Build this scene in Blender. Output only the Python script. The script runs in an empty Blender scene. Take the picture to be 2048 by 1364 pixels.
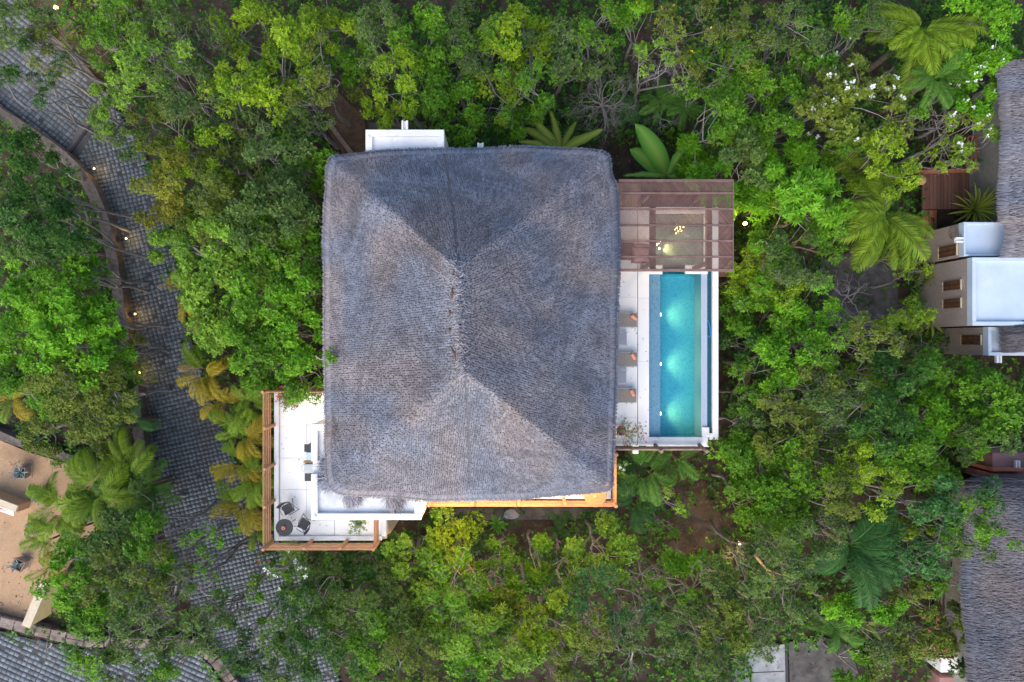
import bpy, math, random
import numpy as np
from mathutils import Vector, Matrix

# ------------------------------------------------------------------ camera, sky, sun, exposure
S = bpy.context.scene
COL = S.collection
H = 36.0                      # height of the drone above the ground
F = 24.0 / 36.0 * 2048        # focal length in photo pixels
cam = bpy.data.cameras.new('camera'); cam.lens = 24.0; cam.sensor_width = 36.0
cam.clip_start = 0.1; cam.clip_end = 2000
camo = bpy.data.objects.new('camera', cam); COL.objects.link(camo)
camo.location = (0, 0, H); camo.rotation_euler = (0, 0, 0)
S.camera = camo

SUN_EL, SUN_AZ = math.radians(38), math.radians(200)      # azimuth clockwise from +Y
W = bpy.data.worlds.new("World"); S.world = W; W.use_nodes = True
wn = W.node_tree.nodes; bg = wn['Background']
sky = wn.new('ShaderNodeTexSky'); sky.sky_type = 'NISHITA'; sky.sun_disc = False
sky.sun_elevation = SUN_EL; sky.sun_rotation = SUN_AZ; sky.dust_density = 2.0
W.node_tree.links.new(sky.outputs[0], bg.inputs[0]); bg.inputs[1].default_value = 0.15
sl = bpy.data.lights.new('sun', 'SUN'); sl.energy = 1.5; sl.angle = math.radians(85); sl.color = (1.0, 0.93, 0.84)
so = bpy.data.objects.new('sun', sl); COL.objects.link(so)
sd = Vector((math.sin(SUN_AZ) * math.cos(SUN_EL), math.cos(SUN_AZ) * math.cos(SUN_EL), math.sin(SUN_EL)))
so.rotation_euler = sd.to_track_quat('Z', 'Y').to_euler(); so.location = (0, 0, 60)
S.view_settings.view_transform = 'Standard'; S.view_settings.look = 'None'
S.view_settings.gamma = 1; S.view_settings.use_curve_mapping = False
S.view_settings.exposure = 1.12
S.render.engine = 'CYCLES'
S.cycles.use_denoising = True
S.cycles.max_bounces = 8; S.cycles.transparent_max_bounces = 12
S.cycles.diffuse_bounces = 4
S.cycles.sample_clamp_indirect = 6

rng = np.random.default_rng(7)
random.seed(7)

def at(px, py, z=0.0):
    """real position of something seen at photo pixel (px, py) that lies z metres up"""
    k = (H - z) / F
    return Vector(((px - 1024) * k, -(py - 682) * k, z))

# ------------------------------------------------------------------ object helpers
def empty(name, loc=(0, 0, 0), rz=0.0, label=None, cat=None, group=None):
    o = bpy.data.objects.new(name, None); COL.objects.link(o)
    o.location = loc; o.rotation_euler = (0, 0, rz); o.empty_display_size = 0.2
    tag(o, label, cat, group)
    return o

def tag(o, label=None, cat=None, group=None, kind=None):
    if label: o['label'] = label
    if cat: o['category'] = cat
    if group: o['group'] = group
    if kind: o['kind'] = kind
    return o

def link(name, me, parent=None, loc=None, rot=None, scale=None):
    o = bpy.data.objects.new(name, me); COL.objects.link(o)
    if parent is not None: o.parent = parent
    if loc is not None: o.location = loc
    if rot is not None: o.rotation_euler = rot
    if scale is not None: o.scale = scale
    return o

def np_mesh(name, V, faces, mat, col=None, smooth=False):
    """V (n,3); faces (m,k) all of the same size, or a list of such arrays"""
    if not isinstance(faces, (list, tuple)): faces = [faces]
    me = bpy.data.meshes.new(name)
    V = np.asarray(V, dtype=np.float32)
    me.vertices.add(len(V)); me.vertices.foreach_set('co', V.ravel())
    tot = np.concatenate([np.full(len(f), f.shape[1], dtype=np.int32) for f in faces if len(f)])
    idx = np.concatenate([f.astype(np.int32).ravel() for f in faces if len(f)])
    st = np.concatenate([[0], np.cumsum(tot)[:-1]]).astype(np.int32)
    me.loops.add(len(idx)); me.loops.foreach_set('vertex_index', idx)
    me.polygons.add(len(tot)); me.polygons.foreach_set('loop_start', st)
    if smooth: me.polygons.foreach_set('use_smooth', np.ones(len(tot), dtype=bool))
    if col is not None:
        a = me.attributes.new('col', 'FLOAT_COLOR', 'POINT')
        c = np.ones((len(V), 4), dtype=np.float32); c[:, :3] = col
        a.data.foreach_set('color', c.ravel())
    me.update(calc_edges=True); me.validate()
    if mat: me.materials.append(mat)
    return me

class MB:
    def __init__(s): s.v = []; s.f = []
    def add(s, v, f):
        b = len(s.v); s.v += [tuple(x) for x in v]; s.f += [tuple(i + b for i in q) for q in f]; return s
    def box(s, x0, y0, z0, x1, y1, z1, bev=0.0):
        if bev:
            e = bev
            v = [(x0, y0, z0), (x1, y0, z0), (x1, y1, z0), (x0, y1, z0),
                 (x0, y0, z1 - e), (x1, y0, z1 - e), (x1, y1, z1 - e), (x0, y1, z1 - e),
                 (x0 + e, y0 + e, z1), (x1 - e, y0 + e, z1), (x1 - e, y1 - e, z1), (x0 + e, y1 - e, z1)]
            f = [(3, 2, 1, 0), (8, 9, 10, 11)]
            for i in range(4):
                j = (i + 1) % 4
                f += [(i, j, 4 + j, 4 + i), (4 + i, 4 + j, 8 + j, 8 + i)]
            return s.add(v, f)
        v = [(x0, y0, z0), (x1, y0, z0), (x1, y1, z0), (x0, y1, z0), (x0, y0, z1), (x1, y0, z1), (x1, y1, z1), (x0, y1, z1)]
        return s.add(v, [(3, 2, 1, 0), (4, 5, 6, 7), (0, 1, 5, 4), (1, 2, 6, 5), (2, 3, 7, 6), (3, 0, 4, 7)])
    def prism(s, pts, z0, z1):
        n = len(pts)
        a = sum(pts[i][0] * pts[(i + 1) % n][1] - pts[(i + 1) % n][0] * pts[i][1] for i in range(n))
        if a < 0: pts = pts[::-1]
        v = [(p[0], p[1], z0) for p in pts] + [(p[0], p[1], z1) for p in pts]
        f = [tuple(range(n - 1, -1, -1)), tuple(range(n, 2 * n))]
        f += [(i, (i + 1) % n, n + (i + 1) % n, n + i) for i in range(n)]
        return s.add(v, f)
    def tube(s, pts, r, n=8, caps=True):
        pts = [Vector(p) for p in pts]
        r = r if isinstance(r, (list, tuple)) else [r] * len(pts)
        v = []; f = []
        up = Vector((0.13, 0.21, 0.97))
        for i, p in enumerate(pts):
            d = (pts[min(i + 1, len(pts) - 1)] - pts[max(i - 1, 0)]).normalized()
            a = d.cross(up)
            if a.length < 1e-3: a = d.cross(Vector((1, 0, 0)))
            a.normalize(); b = d.cross(a)
            for k in range(n):
                t = 2 * math.pi * k / n
                v.append(p + (a * math.cos(t) + b * math.sin(t)) * r[i])
        for i in range(len(pts) - 1):
            for k in range(n):
                k2 = (k + 1) % n
                f.append((i * n + k, (i + 1) * n + k, (i + 1) * n + k2, i * n + k2))
        if caps:
            f.append(tuple(range(n))); f.append(tuple(range(len(v) - 1, len(v) - n - 1, -1)))
        return s.add(v, f)
    def lathe(s, prof, n=20, c=(0, 0, 0)):
        v = []; f = []
        for (r, z) in prof:
            for k in range(n):
                t = 2 * math.pi * k / n
                v.append((c[0] + r * math.cos(t), c[1] + r * math.sin(t), c[2] + z))
        for i in range(len(prof) - 1):
            for k in range(n):
                k2 = (k + 1) % n
                f.append((i * n + k, i * n + k2, (i + 1) * n + k2, (i + 1) * n + k))
        f.append(tuple(range(n - 1, -1, -1))); f.append(tuple(range(len(v) - n, len(v))))
        return s.add(v, f)
    def me(s, name, mat, smooth=False):
        m = bpy.data.meshes.new(name); m.from_pydata(s.v, [], s.f); m.update()
        if smooth: m.polygons.foreach_set('use_smooth', [True] * len(m.polygons))
        if mat: m.materials.append(mat)
        return m
    def build(s, name, mat, parent=None, loc=None, rot=None, smooth=False):
        return link(name, s.me(name, mat, smooth), parent, loc, rot)

def box(name, mat, parent, x0, y0, z0, x1, y1, z1, bev=0.0):
    return MB().box(min(x0, x1), min(y0, y1), min(z0, z1), max(x0, x1), max(y0, y1), max(z0, z1), bev).build(name, mat, parent)

# ------------------------------------------------------------------ materials
def mat_base(name, col, rough=0.7, spec=0.3):
    m = bpy.data.materials.new(name); m.use_nodes = True
    b = m.node_tree.nodes['Principled BSDF']
    b.inputs['Base Color'].default_value = (*col, 1); b.inputs['Roughness'].default_value = rough
    b.inputs['Specular IOR Level'].default_value = spec
    return m, m.node_tree, b

def noise_mat(name, c1, c2, scale=4.0, rough=0.75, spec=0.25, bump=0.0, bscale=None, detail=5.0, c3=None, s3=0.4,
              island=0.0, obj=0.0, stretch=None, thresh=(0.35, 0.65)):
    """two colours mixed by noise (grain, dirt), a third in large blotches, per-piece variation, fine relief"""
    m, t, b = mat_base(name, c1, rough, spec)
    N = t.nodes; L = t.links
    geo = N.new('ShaderNodeNewGeometry')
    src = geo.outputs['Position']
    if stretch:
        mp = N.new('ShaderNodeMapping'); mp.inputs['Scale'].default_value = stretch
        tc = N.new('ShaderNodeTexCoord')
        L.new(tc.outputs['Object'], mp.inputs['Vector']); src = mp.outputs['Vector']
    n1 = N.new('ShaderNodeTexNoise'); n1.inputs['Scale'].default_value = scale; n1.inputs['Detail'].default_value = detail
    L.new(src, n1.inputs['Vector'])
    r1 = N.new('ShaderNodeMapRange'); r1.inputs[1].default_value = thresh[0]; r1.inputs[2].default_value = thresh[1]
    L.new(n1.outputs['Fac'], r1.inputs[0])
    mx = N.new('ShaderNodeMix'); mx.data_type = 'RGBA'
    mx.inputs[6].default_value = (*c1, 1); mx.inputs[7].default_value = (*c2, 1)
    L.new(r1.outputs[0], mx.inputs[0]); out = mx.outputs[2]
    if c3 is not None:
        n3 = N.new('ShaderNodeTexNoise'); n3.inputs['Scale'].default_value = s3; n3.inputs['Detail'].default_value = 6
        n3.inputs['Roughness'].default_value = 0.65
        L.new(geo.outputs['Position'], n3.inputs['Vector'])
        r3 = N.new('ShaderNodeMapRange'); r3.inputs[1].default_value = 0.5; r3.inputs[2].default_value = 0.72
        L.new(n3.outputs['Fac'], r3.inputs[0])
        m3 = N.new('ShaderNodeMix'); m3.data_type = 'RGBA'; m3.inputs[7].default_value = (*c3, 1)
        L.new(r3.outputs[0], m3.inputs[0]); L.new(out, m3.inputs[6]); out = m3.outputs[2]
    for amt, kind in ((island, 'i'), (obj, 'o')):
        if not amt: continue
        if kind == 'i': o_ = geo.outputs['Random Per Island']
        else:
            oi = N.new('ShaderNodeObjectInfo'); o_ = oi.outputs['Random']
        rr = N.new('ShaderNodeMapRange'); rr.inputs[3].default_value = 1 - amt; rr.inputs[4].default_value = 1 + amt
        L.new(o_, rr.inputs[0])
        h = N.new('ShaderNodeHueSaturation'); L.new(rr.outputs[0], h.inputs['Value']); L.new(out, h.inputs['Color']); out = h.outputs[0]
    L.new(out, b.inputs['Base Color'])
    if bump:
        nb = N.new('ShaderNodeTexNoise'); nb.inputs['Scale'].default_value = bscale or scale * 3; nb.inputs['Detail'].default_value = 4
        L.new(src, nb.inputs['Vector'])
        bp = N.new('ShaderNodeBump'); bp.inputs['Strength'].default_value = bump; bp.inputs['Distance'].default_value = 0.03
        L.new(nb.outputs['Fac'], bp.inputs['Height']); L.new(bp.outputs[0], b.inputs['Normal'])
    return m

M = {}
M['soil'] = noise_mat('soil', (0.045, 0.032, 0.024), (0.085, 0.062, 0.046), 1.6, 0.95, 0.1, 0.8, 9, c3=(0.11, 0.088, 0.072), s3=0.35)
M['dirt'] = noise_mat('brown_dirt', (0.15, 0.088, 0.052), (0.10, 0.06, 0.037), 3, 0.95, 0.1, 0.8, 14, c3=(0.18, 0.11, 0.07), s3=0.7)
M['mortar'] = noise_mat('mortar', (0.058, 0.059, 0.064), (0.085, 0.083, 0.082), 3, 0.95, 0.1, 0.4, 20)
M['paver'] = noise_mat('paver_stone', (0.105, 0.122, 0.138), (0.155, 0.172, 0.188), 2.5, 0.85, 0.2, 0.5, 24, c3=(0.08, 0.072, 0.066), s3=0.3, island=0.24, obj=0.18)
M['slab'] = noise_mat('concrete', (0.24, 0.25, 0.26), (0.34, 0.35, 0.36), 2.2, 0.85, 0.25, 0.3, 18, c3=(0.17, 0.16, 0.15), s3=0.5)
M['darkslab'] = noise_mat('dark_paving', (0.075, 0.07, 0.068), (0.13, 0.12, 0.115), 2.2, 0.9, 0.2, 0.4, 14, c3=(0.05, 0.043, 0.04), s3=0.8)
M['stone'] = noise_mat('wall_stone', (0.115, 0.092, 0.08), (0.165, 0.137, 0.122), 5, 0.95, 0.15, 0.9, 22, c3=(0.09, 0.07, 0.06), s3=1.3)
M['pinkstone'] = noise_mat('pink_stone', (0.22, 0.165, 0.14), (0.30, 0.24, 0.21), 5, 0.95, 0.15, 0.9, 18, c3=(0.13, 0.10, 0.09), s3=1.2, obj=0.15)
M['sand'] = noise_mat('tan_concrete', (0.40, 0.255, 0.15), (0.47, 0.31, 0.185), 14, 0.9, 0.15, 0.4, 60, c3=(0.29, 0.18, 0.115), s3=0.45)
M['white'] = noise_mat('white_plaster', (0.80, 0.795, 0.785), (0.73, 0.725, 0.715), 2.0, 0.7, 0.25, 0.12, 30, c3=(0.62, 0.60, 0.57), s3=0.8)
M['whiteroof'] = noise_mat('white_roof_coating', (0.78, 0.79, 0.80), (0.68, 0.69, 0.71), 1.2, 0.6, 0.35, 0.2, 10, c3=(0.42, 0.43, 0.44), s3=0.55)
M['bluecoat'] = noise_mat('pale_roof_coating', (0.50, 0.59, 0.70), (0.42, 0.51, 0.62), 0.9, 0.5, 0.4, 0.15, 10, c3=(0.47, 0.50, 0.53), s3=0.4)
M['beige'] = noise_mat('beige_render', (0.62, 0.52, 0.38), (0.55, 0.45, 0.33), 3, 0.85, 0.2, 0.4, 40)
M['taupe'] = noise_mat('taupe_stucco', (0.40, 0.335, 0.30), (0.33, 0.275, 0.245), 9, 0.92, 0.15, 0.9, 60, c3=(0.31, 0.26, 0.235), s3=0.5)
M['greywall'] = noise_mat('grey_stucco', (0.36, 0.34, 0.30), (0.30, 0.285, 0.26), 7, 0.92, 0.15, 0.9, 60)
M['yellowwall'] = noise_mat('yellow_render', (0.62, 0.47, 0.22), (0.52, 0.39, 0.19), 4, 0.9, 0.15, 0.5, 40)
M['tile'] = noise_mat('floor_tile', (0.80, 0.785, 0.76), (0.77, 0.755, 0.73), 1.4, 0.5, 0.4, 0.05, 20, obj=0.025)
M['grout'] = noise_mat('grout', (0.58, 0.55, 0.52), (0.50, 0.48, 0.45), 6, 0.9)
M['log'] = noise_mat('log_wood', (0.46, 0.24, 0.125), (0.35, 0.17, 0.085), 6, 0.6, 0.3, 0.4, 22, obj=0.12, stretch=(0.6, 6, 6))
M['greylog'] = noise_mat('weathered_log', (0.30, 0.20, 0.15), (0.20, 0.135, 0.105), 6, 0.75, 0.25, 0.4, 22, obj=0.12)
M['slat'] = noise_mat('pergola_slat', (0.20, 0.122, 0.106), (0.145, 0.086, 0.075), 3, 0.7, 0.3, 0.2, 30, obj=0.22, island=0.2)
M['deckwood'] = noise_mat('deck_plank', (0.13, 0.065, 0.048), (0.09, 0.045, 0.035), 5, 0.7, 0.3, 0.3, 30, obj=0.25, stretch=(1, 8, 1))
M['redwood'] = noise_mat('red_plank', (0.26, 0.095, 0.05), (0.19, 0.07, 0.04), 5, 0.7, 0.3, 0.3, 30, obj=0.22)
M['darkwood'] = noise_mat('shutter_wood', (0.13, 0.06, 0.028), (0.085, 0.04, 0.02), 6, 0.6, 0.3, 0.3, 30, obj=0.2)
M['tanplank'] = noise_mat('tan_plank', (0.44, 0.27, 0.17), (0.34, 0.2, 0.13), 4, 0.7, 0.3, 0.2, 30, obj=0.2)
M['thatch_core'] = noise_mat('thatch_core', (0.105, 0.105, 0.12), (0.14, 0.138, 0.15), 8, 0.98, 0.05, 0.8, 30)
M['bark'] = noise_mat('bark', (0.20, 0.175, 0.16), (0.30, 0.27, 0.255), 7, 0.95, 0.1, 0.6, 30)
M['palebark'] = noise_mat('pale_bark', (0.42, 0.40, 0.40), (0.32, 0.30, 0.30), 7, 0.95, 0.1, 0.4, 30)
M['palmtrunk'] = noise_mat('palm_trunk', (0.22, 0.18, 0.13), (0.14, 0.115, 0.09), 9, 0.95, 0.1, 0.6, 30)
M['wicker'] = noise_mat('black_wicker', (0.022, 0.023, 0.028), (0.04, 0.042, 0.05), 30, 0.55, 0.4, 0.7, 70)
M['blackmetal'] = mat_base('black_metal', (0.02, 0.02, 0.024), 0.4, 0.5)[0]
M['greymetal'] = noise_mat('grey_metal', (0.42, 0.44, 0.46), (0.34, 0.355, 0.37), 4, 0.4, 0.5)
M['taupefabric'] = noise_mat('sling_fabric', (0.28, 0.245, 0.215), (0.24, 0.21, 0.185), 25, 0.85, 0.15, 0.4, 90)
M['greyfabric'] = noise_mat('grey_top', (0.29, 0.29, 0.33), (0.26, 0.26, 0.30), 20, 0.7, 0.3, 0.2, 60)
M['mauve'] = noise_mat('mauve_cushion', (0.40, 0.25, 0.27), (0.34, 0.21, 0.23), 15, 0.9, 0.1, 0.4, 50)
M['towel'] = noise_mat('coral_towel', (0.88, 0.36, 0.22), (0.82, 0.31, 0.18), 12, 0.95, 0.1, 0.6, 80, obj=0.08)
M['straw'] = noise_mat('woven_straw', (0.46, 0.30, 0.15), (0.34, 0.21, 0.10), 20, 0.85, 0.15, 0.8, 60)
M['pot'] = noise_mat('clay_pot', (0.36, 0.29, 0.23), (0.28, 0.22, 0.18), 6, 0.9, 0.2, 0.4, 30)
M['brownpot'] = noise_mat('brown_pot', (0.17, 0.08, 0.05), (0.12, 0.06, 0.04), 6, 0.7, 0.3, 0.3, 30)
M['pinkterrace'] = noise_mat('pink_concrete', (0.36, 0.20, 0.185), (0.28, 0.15, 0.145), 2.5, 0.85, 0.2, 0.4, 20, c3=(0.20, 0.11, 0.11), s3=0.6)
M['redcurb'] = noise_mat('red_curb', (0.46, 0.17, 0.105), (0.38, 0.13, 0.085), 3, 0.8, 0.2, 0.3, 20)
M['bluehose'] = mat_base('blue_hose', (0.01, 0.22, 0.62), 0.4, 0.5)[0]
M['boulder'] = noise_mat('boulder', (0.33, 0.34, 0.36), (0.24, 0.25, 0.27), 3, 0.95, 0.1, 0.9, 14)
M['signwhite'] = mat_base('sign_white', (0.75, 0.76, 0.78), 0.6)[0]
M['signred'] = mat_base('sign_red', (0.36, 0.05, 0.04), 0.6)[0]
M['wetedge'] = noise_mat('edge_mosaic', (0.40, 0.47, 0.56), (0.30, 0.37, 0.46), 28, 0.25, 0.5, 0.1, 60)

def mosaic(name, c1, c2, c3):
    m, t, b = mat_base(name, c1, 0.35, 0.4); N = t.nodes; L = t.links
    geo = N.new('ShaderNodeNewGeometry')
    v = N.new('ShaderNodeTexVoronoi'); v.inputs['Scale'].default_value = 19; v.distance = 'CHEBYCHEV'; v.inputs['Randomness'].default_value = 0.25
    L.new(geo.outputs['Position'], v.inputs['Vector'])
    sp = N.new('ShaderNodeSeparateColor'); L.new(v.outputs['Color'], sp.inputs[0])
    cr = N.new('ShaderNodeValToRGB'); e = cr.color_ramp.elements
    e[0].position = 0; e[0].color = (*c3, 1); e[1].position = 1; e[1].color = (*c2, 1)
    k = cr.color_ramp.elements.new(0.3); k.color = (*c1, 1)
    L.new(sp.outputs[0], cr.inputs[0]); L.new(cr.outputs[0], b.inputs['Base Color'])
    return m
M['mosaic'] = mosaic('pool_mosaic', (0.24, 0.56, 0.67), (0.29, 0.61, 0.71), (0.17, 0.46, 0.58))
M['benchmosaic'] = mosaic('bench_mosaic', (0.36, 0.46, 0.60), (0.42, 0.51, 0.64), (0.27, 0.37, 0.50))
M['sandmosaic'] = mosaic('sand_mosaic', (0.42, 0.37, 0.31), (0.48, 0.42, 0.36), (0.34, 0.29, 0.25))
M['tealmosaic'] = mosaic('teal_mosaic', (0.008, 0.07, 0.115), (0.012, 0.09, 0.14), (0.006, 0.055, 0.09))

def leaf_mat(name='foliage', rough=0.5, trans=0.3, obj=0.1):
    m = bpy.data.materials.new(name); m.use_nodes = True
    t = m.node_tree; N = t.nodes; L = t.links; b = N['Principled BSDF']
    a = N.new('ShaderNodeAttribute'); a.attribute_name = 'col'
    oi = N.new('ShaderNodeObjectInfo')
    rr = N.new('ShaderNodeMapRange'); rr.inputs[3].default_value = 1 - obj; rr.inputs[4].default_value = 1 + obj
    L.new(oi.outputs['Random'], rr.inputs[0])
    h = N.new('ShaderNodeHueSaturation'); L.new(rr.outputs[0], h.inputs['Value']); L.new(a.outputs['Color'], h.inputs['Color'])
    L.new(h.outputs[0], b.inputs['Base Color'])
    b.inputs['Roughness'].default_value = rough; b.inputs['Specular IOR Level'].default_value = 0.2
    if trans:
        tr = N.new('ShaderNodeBsdfTranslucent'); L.new(h.outputs[0], tr.inputs['Color'])
        mx = N.new('ShaderNodeMixShader'); mx.inputs[0].default_value = trans
        L.new(b.outputs[0], mx.inputs[1]); L.new(tr.outputs[0], mx.inputs[2])
        L.new(mx.outputs[0], N['Material Output'].inputs['Surface'])
    return m
M['leaf'] = leaf_mat()
M['frond'] = leaf_mat('palm_leaf', 0.55, 0.3, 0.2)
M['petal'] = leaf_mat('petal', 0.7, 0.3, 0.0)
M['thatch'] = leaf_mat('weathered_thatch', 0.95, 0.0, 0.0)
M['thatch'].node_tree.nodes['Principled BSDF'].inputs['Specular IOR Level'].default_value = 0.08

def emit_mat(name, col, strength):
    m, t, b = mat_base(name, (0.8, 0.75, 0.6), 0.4)
    b.inputs['Emission Color'].default_value = (*col, 1); b.inputs['Emission Strength'].default_value = strength
    return m
M['bulb'] = emit_mat('lit_bulb', (1.0, 0.60, 0.16), 5)
M['poolbulb'] = emit_mat('lit_pool_lens', (1.0, 0.93, 0.75), 6)

def water_mat():
    m = bpy.data.materials.new('pool_water'); m.use_nodes = True
    t = m.node_tree; N = t.nodes; L = t.links
    N.remove(N['Principled BSDF'])
    tr = N.new('ShaderNodeBsdfTransparent'); gl = N.new('ShaderNodeBsdfGlossy'); gl.inputs['Roughness'].default_value = 0.03
    tr.inputs['Color'].default_value = (0.93, 0.98, 0.99, 1)
    fr = N.new('ShaderNodeFresnel'); fr.inputs['IOR'].default_value = 1.33
    nz = N.new('ShaderNodeTexNoise'); nz.inputs['Scale'].default_value = 5; nz.inputs['Detail'].default_value = 3
    bp = N.new('ShaderNodeBump'); bp.inputs['Strength'].default_value = 0.12; bp.inputs['Distance'].default_value = 0.05
    L.new(nz.outputs['Fac'], bp.inputs['Height']); L.new(bp.outputs[0], gl.inputs['Normal']); L.new(bp.outputs[0], fr.inputs['Normal'])
    mx = N.new('ShaderNodeMixShader'); L.new(fr.outputs[0], mx.inputs[0]); L.new(tr.outputs[0], mx.inputs[1]); L.new(gl.outputs[0], mx.inputs[2])
    ab = N.new('ShaderNodeVolumeAbsorption'); ab.inputs['Color'].default_value = (0.10, 0.88, 0.93, 1); ab.inputs['Density'].default_value = 0.46
    L.new(mx.outputs[0], N['Material Output'].inputs['Surface']); L.new(ab.outputs[0], N['Material Output'].inputs['Volume'])
    return m
M['water'] = water_mat()

def point_lamp(name, parent, loc, power, col, radius=0.06, kind='POINT', rot=None, spot=None):
    l = bpy.data.lights.new(name, kind); l.energy = power; l.color = col; l.shadow_soft_size = radius
    if spot: l.spot_size = spot; l.spot_blend = 0.8
    o = bpy.data.objects.new(name, l); COL.objects.link(o); o.parent = parent; o.location = loc
    if rot is not None: o.rotation_euler = rot
    return o



# ------------------------------------------------------------------ ground, road, paths
def pip(pts, poly):
    x, y = pts[:, 0], pts[:, 1]; ins = np.zeros(len(pts), bool); n = len(poly)
    for i in range(n):
        x1, y1 = poly[i][0], poly[i][1]; x2, y2 = poly[(i + 1) % n][0], poly[(i + 1) % n][1]
        c = ((y1 > y) != (y2 > y)) & (x < (x2 - x1) * (y - y1) / ((y2 - y1) + 1e-12) + x1)
        ins ^= c
    return ins

def P(px, py, z=0.0):
    v = at(px, py, z); return (v.x, v.y)

def ground():
    g = np.linspace(-48, 48, 97); X, Y = np.meshgrid(g, g)
    Z = -0.10 + 0.05 * np.sin(X * 0.9 + 1.3 * np.sin(Y * 0.5)) * np.cos(Y * 0.8) + 0.035 * np.sin(2.3 * X + Y * 1.7)
    V = np.stack([X, Y, Z], -1).reshape(-1, 3)
    i = np.arange(96)[:, None] * 97 + np.arange(96)[None, :]
    Q = np.stack([i, i + 1, i + 98, i + 97], -1).reshape(-1, 4)
    o = link('ground', np_mesh('ground', V, Q, M['soil'], smooth=True)); tag(o, kind='structure')
    b = MB(); R = 400
    for (x0, y0, x1, y1) in ((-R, -R, R, -47.9), (-R, 47.9, R, R), (-R, -47.9, -47.9, 47.9), (47.9, -47.9, R, 47.9)):
        b.add([(x0, y0, -0.12), (x1, y0, -0.12), (x1, y1, -0.12), (x0, y1, -0.12)], [(0, 1, 2, 3)])
    tag(b.build('outer_ground', M['soil']), kind='structure')
ground()

def sheet(name, pts, z, mat, thick=0.06):
    return MB().prism([P(*p) for p in pts], z - thick, z).build(name, mat)

def stone_variant(p, seed):
    r = random.Random(seed); h = p / 2 - 0.014; b = MB()
    j = lambda a: a + r.uniform(-0.012, 0.012)
    base = [(-h, -h), (h, -h), (h, h), (-h, h)]
    lo = [(j(x), j(y), -0.05) for x, y in base]
    hi = [(x * 0.93 + r.uniform(-.006, .006), y * 0.93 + r.uniform(-.006, .006), 0.014 + r.uniform(-.006, .006)) for x, y, _ in lo]
    b.add(lo + hi, [(4, 5, 6, 7), (0, 1, 5, 4), (1, 2, 6, 5), (2, 3, 7, 6), (3, 0, 4, 7)])
    return np.array(b.v), np.array(b.f)

def cobbles(root, poly, angle, pitch, keep=0, focus=None, skip=0.03, avoid=None):
    poly = np.array([P(*p) for p in poly])
    c = poly.mean(0); R = np.abs(poly - c).max() * 1.5
    n = int(R / pitch); g = np.arange(-n, n + 1) * pitch
    X, Y = np.meshgrid(g, g)
    X = X + ((np.arange(2 * n + 1) % 3) * 0.03 * pitch)[:, None]
    ca, sa = math.cos(angle), math.sin(angle)
    pts = np.stack([c[0] + X * ca - Y * sa, c[1] + X * sa + Y * ca], -1).reshape(-1, 2)
    pts = pts[pip(pts, poly)]
    pts += rng.uniform(-0.012, 0.012, pts.shape)
    pts = pts[rng.random(len(pts)) > skip]
    vis = np.array([(abs(p[0]) < 30 and abs(p[1]) < 20) for p in pts]); pts = pts[vis]
    if focus is not None:
        f = np.array(P(*focus)); pts = pts[np.argsort(((pts - f) ** 2).sum(1))]
    vs = [stone_variant(pitch, 100 + k) for k in range(8)]
    for k, p in enumerate(pts[:keep]):
        if k < 8:
            me = np_mesh('paving_stone', vs[k][0], vs[k][1], M['paver']); stone_meshes.append(me)
        link('paving_stone', stone_meshes[k % 8], root, (p[0], p[1], 0.016 + random.uniform(-.006, .006)), (random.uniform(-.03, .03), random.uniform(-.03, .03), angle + random.uniform(-.04, .04)))
    rest = pts[keep:]; V = []; Fc = []
    for k, p in enumerate(rest):
        v, f = vs[k % 8]; a = angle + random.uniform(-.04, .04); c_, s_ = math.cos(a), math.sin(a)
        w = np.stack([p[0] + v[:, 0] * c_ - v[:, 1] * s_, p[1] + v[:, 0] * s_ + v[:, 1] * c_, 0.016 + v[:, 2] + random.uniform(-.006, .006)], -1)
        V.append(w); Fc.append(f + 8 * k)
    o = link('cobbles', np_mesh('cobbles', np.concatenate(V), np.concatenate(Fc), M['paver']), root); tag(o, kind='stuff')
stone_meshes = []

LE = [(-160, 130), (0, 232), (60, 262), (112, 296), (158, 330), (190, 370), (214, 420), (230, 480), (244, 560), (256, 640), (266, 700), (276, 770), (286, 850), (290, 915), (292, 960), (318, 1040), (350, 1130), (390, 1230), (440, 1300), (500, 1390), (540, 1450)]
RE = [(60, -160), (52, 10), (110, 75), (165, 125), (215, 190), (290, 310), (330, 420), (352, 520), (372, 640), (405, 760), (450, 870), (500, 980), (545, 1075), (605, 1130), (625, 1200), (655, 1300), (700, 1420)]
road = sheet('road', LE + RE[::-1], 0.012, M['mortar']); tag(road, kind='structure')
D1, D2 = (195, 232), (141, 305)
A_poly = [(-160, 130), (0, 232), (60, 262), (112, 296), (137, 312), (200, 226), (215, 190), (165, 125), (110, 75), (52, 10), (60, -160)]
B_poly = [(148, 326), (212, 238), (225, 205), (290, 310), (330, 420), (352, 520), (372, 640), (405, 760), (450, 870), (500, 980), (545, 1075), (605, 1130), (625, 1200), (655, 1300), (700, 1420)] + LE[::-1][:-4]
cobbles(road, B_poly, math.radians(14), 0.222, 300, (375, 900))
cobbles(road, A_poly, math.radians(-38), 0.262)
d = MB(); p1, p2 = at(*D1), at(*D2); n_ = Vector((-(p2 - p1).y, (p2 - p1).x, 0)).normalized()
q = [p1 + n_ * -.06 + (p1 - p2) * .2, p1 + n_ * .06 + (p1 - p2) * .2, p2 + n_ * .06, p2 - n_ * .06]
d.prism([(a.x, a.y) for a in q], 0.0, 0.05).build('drain_grate', M['blackmetal'], road)
q = [p1 - n_ * .07 + (p1 - p2) * .2, p2 - n_ * .07, p2 - n_ * .22, p1 - n_ * .62 + (p1 - p2) * .2]
MB().prism([(a.x, a.y) for a in q], 0.0, 0.045).build('concrete_strip', M['darkslab'], road)

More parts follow.
